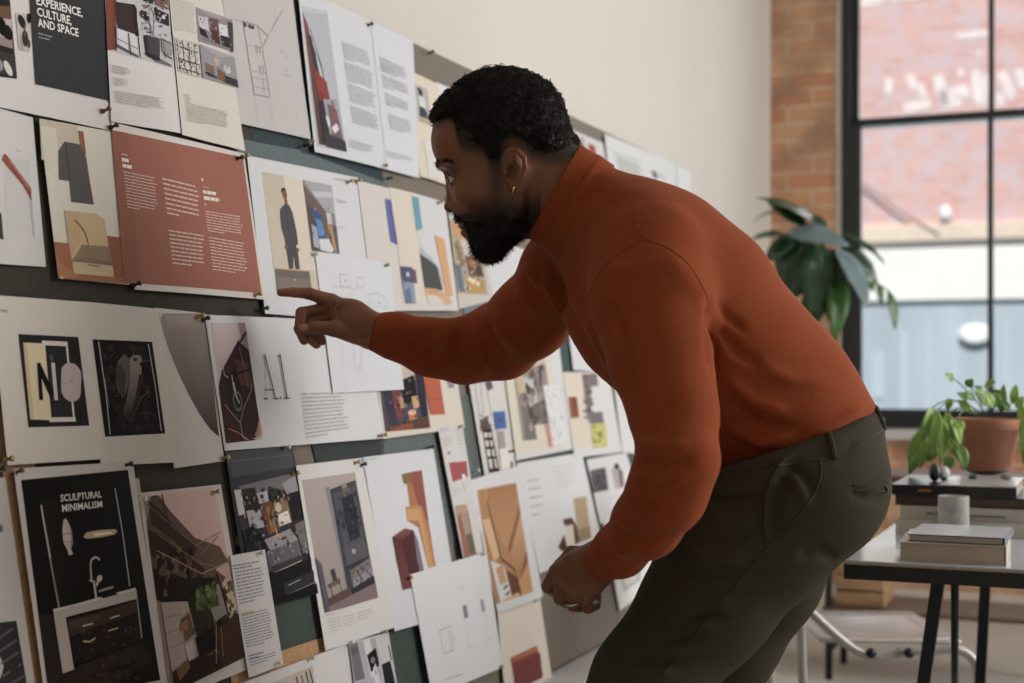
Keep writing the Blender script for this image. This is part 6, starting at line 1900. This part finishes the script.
# terracotta pot with trailing plant
M_terra = mat('terracotta', (.36, .15, .085), .75, noise=(18, .12), bump=(90, .1, .001)); M_soil = mat('potting soil', (.05, .035, .025), .95, noise=(80, .4), bump=(90, .8, .004))
pc = P(986.5, 466, 3.165); pc[2] = dz + .0104
pt = empty('potted_trailing_plant', pc, 'terracotta pot with a light green trailing plant on the tall book pile', 'potted plant')
lathe('pot', pc, [(.001, 0), (.053, 0), (.055, .002), (.069, .088), (.0735, .089), (.0755, .091), (.0765, .112), (.075, .114), (.071, .114), (.069, .100), (.001, .098)], M_terra, pt, 48)
lathe('soil', pc, [(.001, .1), (.065, .1), (.064, .104), (.03, .108), (.001, .109)], M_soil, pt, 30)
def leaf_bm(bm, base, tip, wd, nrm, droop=.12, fold=.25, n=9, power=.8):
    base, tip = np.array(base, float), np.array(tip, float); ax = tip - base; L = np.linalg.norm(ax); d = ax / L; nrm = np.array(nrm, float); nrm -= d * (nrm @ d); nrm /= np.linalg.norm(nrm); sd = np.cross(d, nrm); rows = []
    for i in range(n + 1):
        t = i / n; wv = wd * .5 * (math.sin(math.pi * min(1, t ** power * .98 + .01))) ** .8; c = base + ax * t + nrm * (droop * L * (4 * t * (1 - t)) * .5)
        rows.append([bm.verts.new(c + sd * wv * s + nrm * fold * wv * abs(s) + nrm * .02 * L * math.sin(t * 17 + s * 2) * abs(s) * .35) for s in (-1, -.5, 0, .5, 1)])
    for a, b in zip(rows, rows[1:]):
        for k in range(4): bm.faces.new([a[k], a[k + 1], b[k + 1], b[k]])
def leaf(name, base, tip, wd, nrm, m, parent, **k):
    bm = bmesh.new(); leaf_bm(bm, base, tip, wd, nrm, **k)
    o = frombm(name, bm, m, parent, True); sm = o.modifiers.new('t', 'SOLIDIFY'); sm.thickness = .0006; return o
M_lf = mat('light green leaf', (.24, .39, .08), .45, noise=(30, .22), bump=(60, .1, .001)); M_lf2 = mat('mid green leaf', (.13, .25, .06), .45, noise=(30, .25), bump=(60, .1, .001))
M_lf.node_tree.nodes['Principled BSDF'].inputs['Transmission Weight'].default_value = .0
def stem(parent, pts, r, m): return tube('stem', spline(pts, 6), r, m, parent, 6)
S = [  # stems of the trailing plant: pixel points with distance
    [(985, 412, 3.11), (972, 396, 3.10), (958, 382, 3.08), (950, 377, 3.07)], [(984, 412, 3.11), (976, 394, 3.10), (968, 384, 3.08)], [(980, 412, 3.1), (962, 402, 3.07), (944, 404, 3.04), (932, 420, 3.02), (924, 446, 3.01)],
    [(978, 413, 3.1), (958, 408, 3.06), (946, 420, 3.03), (944, 446, 3.02)], [(976, 413, 3.1), (952, 400, 3.08), (930, 410, 3.10), (916, 436, 3.12), (911, 462, 3.13)], [(992, 412, 3.11), (1000, 398, 3.1), (1004, 386, 3.09)],
    [(1000, 412, 3.11), (1018, 402, 3.10), (1030, 420, 3.09), (1032, 450, 3.08)], [(990, 411, 3.11), (990, 396, 3.12), (984, 385, 3.13)], [(976, 414, 3.1), (962, 412, 3.05), (956, 428, 3.03), (957, 455, 3.02)]]
for s_ in S: stem(pt, [P(p[0], p[1], p[2] + .05) for p in s_], .0014, M_lf2)
LV = [((953, 380), (945, 374), 9, 3.08, 0), ((966, 386), (973, 379), 10, 3.08, 1), ((959, 392), (966, 402), 12, 3.07, 1), ((975, 398), (960, 394), 10, 3.09, 1), ((950, 398), (947, 410), 8, 3.05, 0), ((985, 386), (996, 382), 9, 3.12, 0),
      ((982, 394), (974, 386), 9, 3.12, 0), ((990, 396), (1002, 392), 10, 3.1, 1), ((1001, 412), (1004, 384), 10, 3.09, 0), ((986, 406), (976, 392), 11, 3.06, 0), ((992, 408), (984, 390), 10, 3.05, 0), ((998, 408), (994, 392), 10, 3.07, 1), ((970, 410), (958, 400), 9, 3.05, 0),
      ((932, 408), (921, 432), 12, 3.02, 0), ((938, 410), (930, 458), 13, 3.01, 0), ((946, 412), (953, 452), 13, 3.02, 0), ((928, 418), (916, 448), 10, 3.03, 0), ((942, 418), (940, 464), 13, 3.01, 0), ((922, 430), (908, 462), 11, 3.06, 0), ((950, 418), (960, 446), 12, 3.0, 0),
      ((926, 440), (920, 468), 12, 3.04, 0), ((948, 438), (962, 462), 10, 3.0, 0), ((915, 446), (909, 474), 14, 3.10, 1), ((936, 446), (928, 462), 10, 3.02, 1), ((955, 422), (964, 430), 12, 3.0, 0), ((957, 444), (965, 470), 14, 3.0, 1), ((952, 456), (946, 470), 12, 3.02, 1),
      ((1012, 404), (1016, 384), 9, 3.08, 0), ((1020, 404), (1027, 440), 11, 3.08, 0), ((1026, 412), (1022, 456), 11, 3.08, 0), ((1030, 430), (1024, 466), 11, 3.07, 1), ((1016, 408), (1024, 396), 9, 3.06, 0), ((1010, 410), (1000, 400), 8, 3.05, 1)]
rg = random.Random(3)
for (a, b, wd, Y, k) in LV:
    leaf('leaf', P(*a, Y + .05), P(*b, Y + .035 + rg.uniform(-.01, .02)), wd / F * Y, (rg.uniform(-.4, .4), -1, rg.uniform(.1, .6)), M_lf2 if k else M_lf, pt, droop=.2)
# second table by the window, mostly hidden
M_bench = mat('stained bench wood', (.13, .075, .045), .6, noise=(9, .25, (1, 6, 1)), bump=(30, .1, .001))
B0 = P(822, 465, 5.0); B0[2] = 0
wb = empty('workbench', B0 + E * .4 + W * .2, 'narrow workbench with thin black legs standing below the window', 'bench')
box('bench_top', B0 + UPV * .70 - E * .02, E * .84, W * .36, UPV * .025, M_bench, wb, .003)
for e, w in ((.02, .02), (.72, .02), (.02, .32), (.72, .32)): tube('leg', [B0 + E * e + W * w, B0 + E * e + W * w + UPV * .70], .013, M_leg, wb, 12)
for a, b in (((.02, .02), (.02, .32)), ((.72, .02), (.72, .32))): tube('stretcher', [B0 + E * a[0] + W * a[1] + UPV * .10, B0 + E * b[0] + W * b[1] + UPV * .10], .009, M_leg, wb, 10)
box('bench_shelf', B0 + UPV * .24 - E * .0, E * .76, W * .34, UPV * .018, M_bench, wb, .002)
M_crate = mat('pale pine crate', (.42, .26, .14), .7, noise=(9, .2, (1, 1, 9)), bump=(40, .1, .001))
cr = empty('wooden_crate', B0 + E * .10 + W * .05 + UPV * .2585, 'pale wooden crate on the lower shelf of the narrow workbench', 'crate')
o0 = B0 + E * .035 + W * .05 + UPV * .2585
for k in range(3):
    box('slat', o0 + UPV * (.003 + .055 * k), E * .17, W * .01, UPV * .045, M_crate, cr, .002); box('slat', o0 + W * .23 + UPV * (.003 + .055 * k), E * .17, W * .01, UPV * .045, M_crate, cr, .002)
for e in (.0, .158): box('end_panel', o0 + E * e + W * .0102, E * .012, W * .2196, UPV * .165, M_crate, cr, .002)
box('base_panel', o0 + E * .0125 + W * .0105, E * .145, W * .219, UPV * .008, M_crate, cr)
# tall leafy plant on the bench
pp = B0 + E * .085 + W * .16 + UPV * .7255
pl = empty('potted_plant', pp, 'tall dark broad leaved plant tied to a tan cane before the window frame', 'potted plant')
lathe('pot', pp, [(.001, 0), (.075, 0), (.08, .004), (.098, .17), (.103, .172), (.104, .19), (.100, .192), (.094, .18), (.001, .172)], mat('grey plant pot', (.22, .22, .21), .6, noise=(20, .1)), pl, 36)
Yp = pp[1]
M_dl = mat('dark glossy leaf', (.022, .058, .022), .22, noise=(14, .3), bump=(30, .15, .002)); M_dl2 = mat('fresh green leaf', (.05, .13, .025), .3, noise=(14, .25), bump=(30, .15, .002))
cane = [P(838.5, 352 - 70 * 0, Yp), P(838, 300, Yp), P(840, 262, Yp)]
cb0 = np.array([cane[0][0], Yp, pp[2] + .16])
tube('cane', [cb0, cane[0], cane[1], cane[2]], .008, mat('tan cane', (.36, .22, .11), .6, noise=(20, .2)), pl, 8)
tube('stem', spline([cb0 + [.02, 0, 0], P(834, 330, Yp), P(828, 280, Yp), P(824, 240, Yp)], 6), .007, M_dl2, pl, 8)
M_dl_sheen = mat('leaf with painted sheen', (.17, .24, .25), .3, noise=(14, .25), bump=(30, .15, .002))  # pale blue-green colour paints the window's sheen onto two leaves
BL = [((823, 229), (756, 198), 27, 0, (.2, -.5, 1), .0), ((806, 226), (768, 203), 20, 0, (.1, -.8, .5), .05), ((778, 211), (752, 223), 10, 0, (.1, -.6, 1), .06), ((784, 234), (750, 240), 13, 0, (0, -.7, 1), .04),
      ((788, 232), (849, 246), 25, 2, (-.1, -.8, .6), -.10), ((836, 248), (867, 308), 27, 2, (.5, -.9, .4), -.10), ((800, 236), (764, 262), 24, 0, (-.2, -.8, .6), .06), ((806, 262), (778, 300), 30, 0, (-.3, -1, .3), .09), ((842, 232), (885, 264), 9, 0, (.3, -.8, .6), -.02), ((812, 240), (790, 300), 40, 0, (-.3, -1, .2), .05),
      ((822, 244), (812, 316), 40, 0, (.1, -1, .1), -.02), ((800, 240), (778, 276), 28, 0, (-.3, -1, .3), .08), ((828, 248), (830, 322), 34, 0, (.3, -1, .1), .06), ((838, 272), (834, 340), 24, 1, (.2, -1, .1), -.04),
      ((846, 264), (868, 300), 26, 1, (.4, -.8, .3), .04), ((820, 280), (806, 336), 26, 0, (-.2, -1, .1), .0), ((850, 250), (878, 288), 22, 0, (.5, -.8, .5), .06), ((878, 284), (881, 306), 8, 1, (.2, -1, .2), -.02), ((888, 290), (895, 330), 10, 1, (.3, -1, .1), -.03),
      ((866, 280), (874, 292), 8, 1, (.2, -1, .2), -.03), ((826, 232), (812, 214), 12, 0, (.2, -1, .4), .02), ((832, 250), (850, 282), 24, 0, (.4, -1, .3), .08), ((816, 250), (798, 262), 18, 1, (-.2, -1, .4), .02)]
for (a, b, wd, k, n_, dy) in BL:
    leaf('leaf', P(*a, Yp), P(*b, Yp + dy), wd / F * Yp, n_, (M_dl, M_dl2, M_dl_sheen)[k], pl, droop=.16, fold=.12, n=12)
stem(pl, [P(840, 262, Yp), P(860, 270, Yp), P(878, 284, Yp), P(889, 291, Yp)], .003, M_dl2); stem(pl, [P(828, 250, Yp), P(812, 238, Yp), P(790, 232, Yp)], .004, M_dl2); stem(pl, [P(826, 244, Yp), P(838, 238, Yp), P(846, 236, Yp)], .004, M_dl2)
# clear folding chair
ac = bpy.data.materials.new('clear acrylic'); ac.use_nodes = True; nt = ac.node_tree; b = nt.nodes['Principled BSDF']; b.inputs['Base Color'].default_value = (.62, .58, .56, 1); b.inputs['Roughness'].default_value = .12
tr = nt.nodes.new('ShaderNodeBsdfTransparent'); tr.inputs[0].default_value = (.92, .92, .92, 1); mx = nt.nodes.new('ShaderNodeMixShader'); mx.inputs[0].default_value = .62; o_ = nt.nodes['Material Output']
nt.links.new(tr.outputs[0], mx.inputs[1]); nt.links.new(b.outputs[0], mx.inputs[2]); nt.links.new(mx.outputs[0], o_.inputs[0])
M_chr = mat('brushed pale metal', (.45, .43, .40), .42, .6, bump=(60, .03))
ch = empty('folding_chair', (.96, 3.55, 0), 'see-through acrylic folding chair with a pale metal tube frame behind the table', 'chair')
def cp_(x, y, z): return np.array([x, y, z])
FL, FR, BR, BL_ = cp_(.72, 3.32, .458), cp_(1.05, 3.32, .455), cp_(1.05, 3.74, .452), cp_(.72, 3.74, .455)
bm = bmesh.new(); n = 8; g = {}
for sd, off in ((0, .006), (1, -.002)):
    for i in range(n + 1):
        for j in range(n + 1):
            a, b_ = i / n, j / n; p = (FL * (1 - a) + FR * a) * (1 - b_) + (BL_ * (1 - a) + BR * a) * b_; p = p + [0, 0, off - .018 * math.sin(math.pi * a) * math.sin(math.pi * b_)]; g[sd, i, j] = bm.verts.new(p)
for i in range(n):
    for j in range(n):
        bm.faces.new([g[0, i, j], g[0, i + 1, j], g[0, i + 1, j + 1], g[0, i, j + 1]]); bm.faces.new([g[1, i, j], g[1, i, j + 1], g[1, i + 1, j + 1], g[1, i + 1, j]])
    bm.faces.new([g[0, i, 0], g[1, i, 0], g[1, i + 1, 0], g[0, i + 1, 0]]); bm.faces.new([g[0, i, n], g[0, i + 1, n], g[1, i + 1, n], g[1, i, n]])
    bm.faces.new([g[0, 0, i], g[0, 0, i + 1], g[1, 0, i + 1], g[1, 0, i]]); bm.faces.new([g[0, n, i], g[1, n, i], g[1, n, i + 1], g[0, n, i + 1]])
frombm('seat', bm, ac, ch, True)
for y in (3.315, 3.745):
    # seat rail that drops into the front leg on the right, and the long rail rising into the back on the left
    tube('leg', spline([cp_(.90, y, .436), cp_(.98, y, .438), cp_(1.04, y, .440), cp_(1.078, y, .412), cp_(1.088, y, .34), cp_(1.097, y, .012)], 8), .0105, M_chr, ch, 12)
    tube('leg', spline([cp_(.50, y, .80), cp_(.58, y, .665), cp_(.681, y, .545), cp_(.79, y, .447), cp_(.86, y, .422), cp_(.93, y, .440)], 8), .0105, M_chr, ch, 12)
    tube('leg', spline([cp_(.672, y, .552), cp_(.680, y, .30), cp_(.688, y, .012)], 6), .0115, M_chr, ch, 12)
    for x in (.834, .922): lathe('bolt', cp_(x, y - .012, .436), [(.001, -.004), (.010, -.004), (.012, .0), (.012, .004), (.001, .006)], M_leg, ch, 16, (0, -1, 0))
tube('crossbar', [cp_(1.094, 3.315, .14), cp_(1.094, 3.745, .14)], .008, M_chr, ch, 10); tube('crossbar', [cp_(.684, 3.315, .16), cp_(.684, 3.745, .16)], .008, M_chr, ch, 10)
bm = bmesh.new(); tri = []
for sd in (0, 1):
    for i in range(9):
        for j in range(7):
            a, b_ = i / 8, j / 6; p = cp_(.665 - .135 * b_ - .02 * math.sin(math.pi * a) - .004 * sd, 3.32 + .42 * a, .56 + .24 * b_); g[sd, i, j] = bm.verts.new(p)
for i in range(8):
    for j in range(6):
        bm.faces.new([g[0, i, j], g[0, i + 1, j], g[0, i + 1, j + 1], g[0, i, j + 1]]); bm.faces.new([g[1, i, j], g[1, i, j + 1], g[1, i + 1, j + 1], g[1, i + 1, j]])
frombm('backrest', bm, ac, ch, True)
# =====================================================  CAMERA AND LIGHT
cam = bpy.data.cameras.new('camera'); co = bpy.data.objects.new('camera', cam); COL.objects.link(co); sc.camera = co
co.location = (0, 0, CAMZ); co.rotation_euler = (math.pi / 2, 0, 0)
cam.sensor_width = 36; cam.lens = F * 36 / 1024; cam.shift_y = (HY - 341.5) / 1024; cam.shift_x = 0
cam.dof.use_dof = True; cam.dof.focus_distance = 2.12; cam.dof.aperture_fstop = 3.6; cam.clip_start = .05
w = bpy.data.worlds.new('sky'); sc.world = w; w.use_nodes = True; bg = w.node_tree.nodes['Background']
bg.inputs[0].default_value = (.80, .89, 1.0, 1); bg.inputs[1].default_value = .33
def area(name, loc, to, sx, sy, power, col):
    l = bpy.data.lights.new(name, 'AREA'); l.shape = 'RECTANGLE'; l.size = sx; l.size_y = sy; l.energy = power; l.color = col
    o = bpy.data.objects.new(name, l); COL.objects.link(o); o.location = loc
    o.rotation_euler = (Vector(to) - Vector(loc)).to_track_quat('-Z', 'Z').to_euler(); return o
# area light added on the loft's open right side, for assumed, unseen windows
area('assumed_side_window_light', room(2.3, 4.6, 3.1), room(4.5, .5, .7), 5.2, 2.0, 305, (1.0, .98, .955))
area('far_window_light', room(-.45, 1.8, 2.2), room(3.2, 1.2, 1.1), 2.6, 2.3, 40, (.88, .95, 1.0))  # another area light, added just outside the far window for its daylight
s = bpy.data.lights.new('sun', 'SUN'); s.energy = 5.6; s.angle = math.radians(3); s.color = (1, .96, .9)
so_ = bpy.data.objects.new('sun', s); COL.objects.link(so_); so_.rotation_euler = (Vector((.25, 1, -1.25))).to_track_quat('-Z', 'Z').to_euler()
sc.view_settings.view_transform = 'Standard'; sc.view_settings.look = 'None'; sc.view_settings.gamma = 1; sc.view_settings.exposure = 0.0
sc.view_settings.use_curve_mapping = False
sc.cycles.use_denoising = True; sc.cycles.max_bounces = 6; sc.cycles.diffuse_bounces = 4; sc.cycles.caustics_reflective = False; sc.cycles.caustics_refractive = False
sc.cycles.sample_clamp_indirect = 6
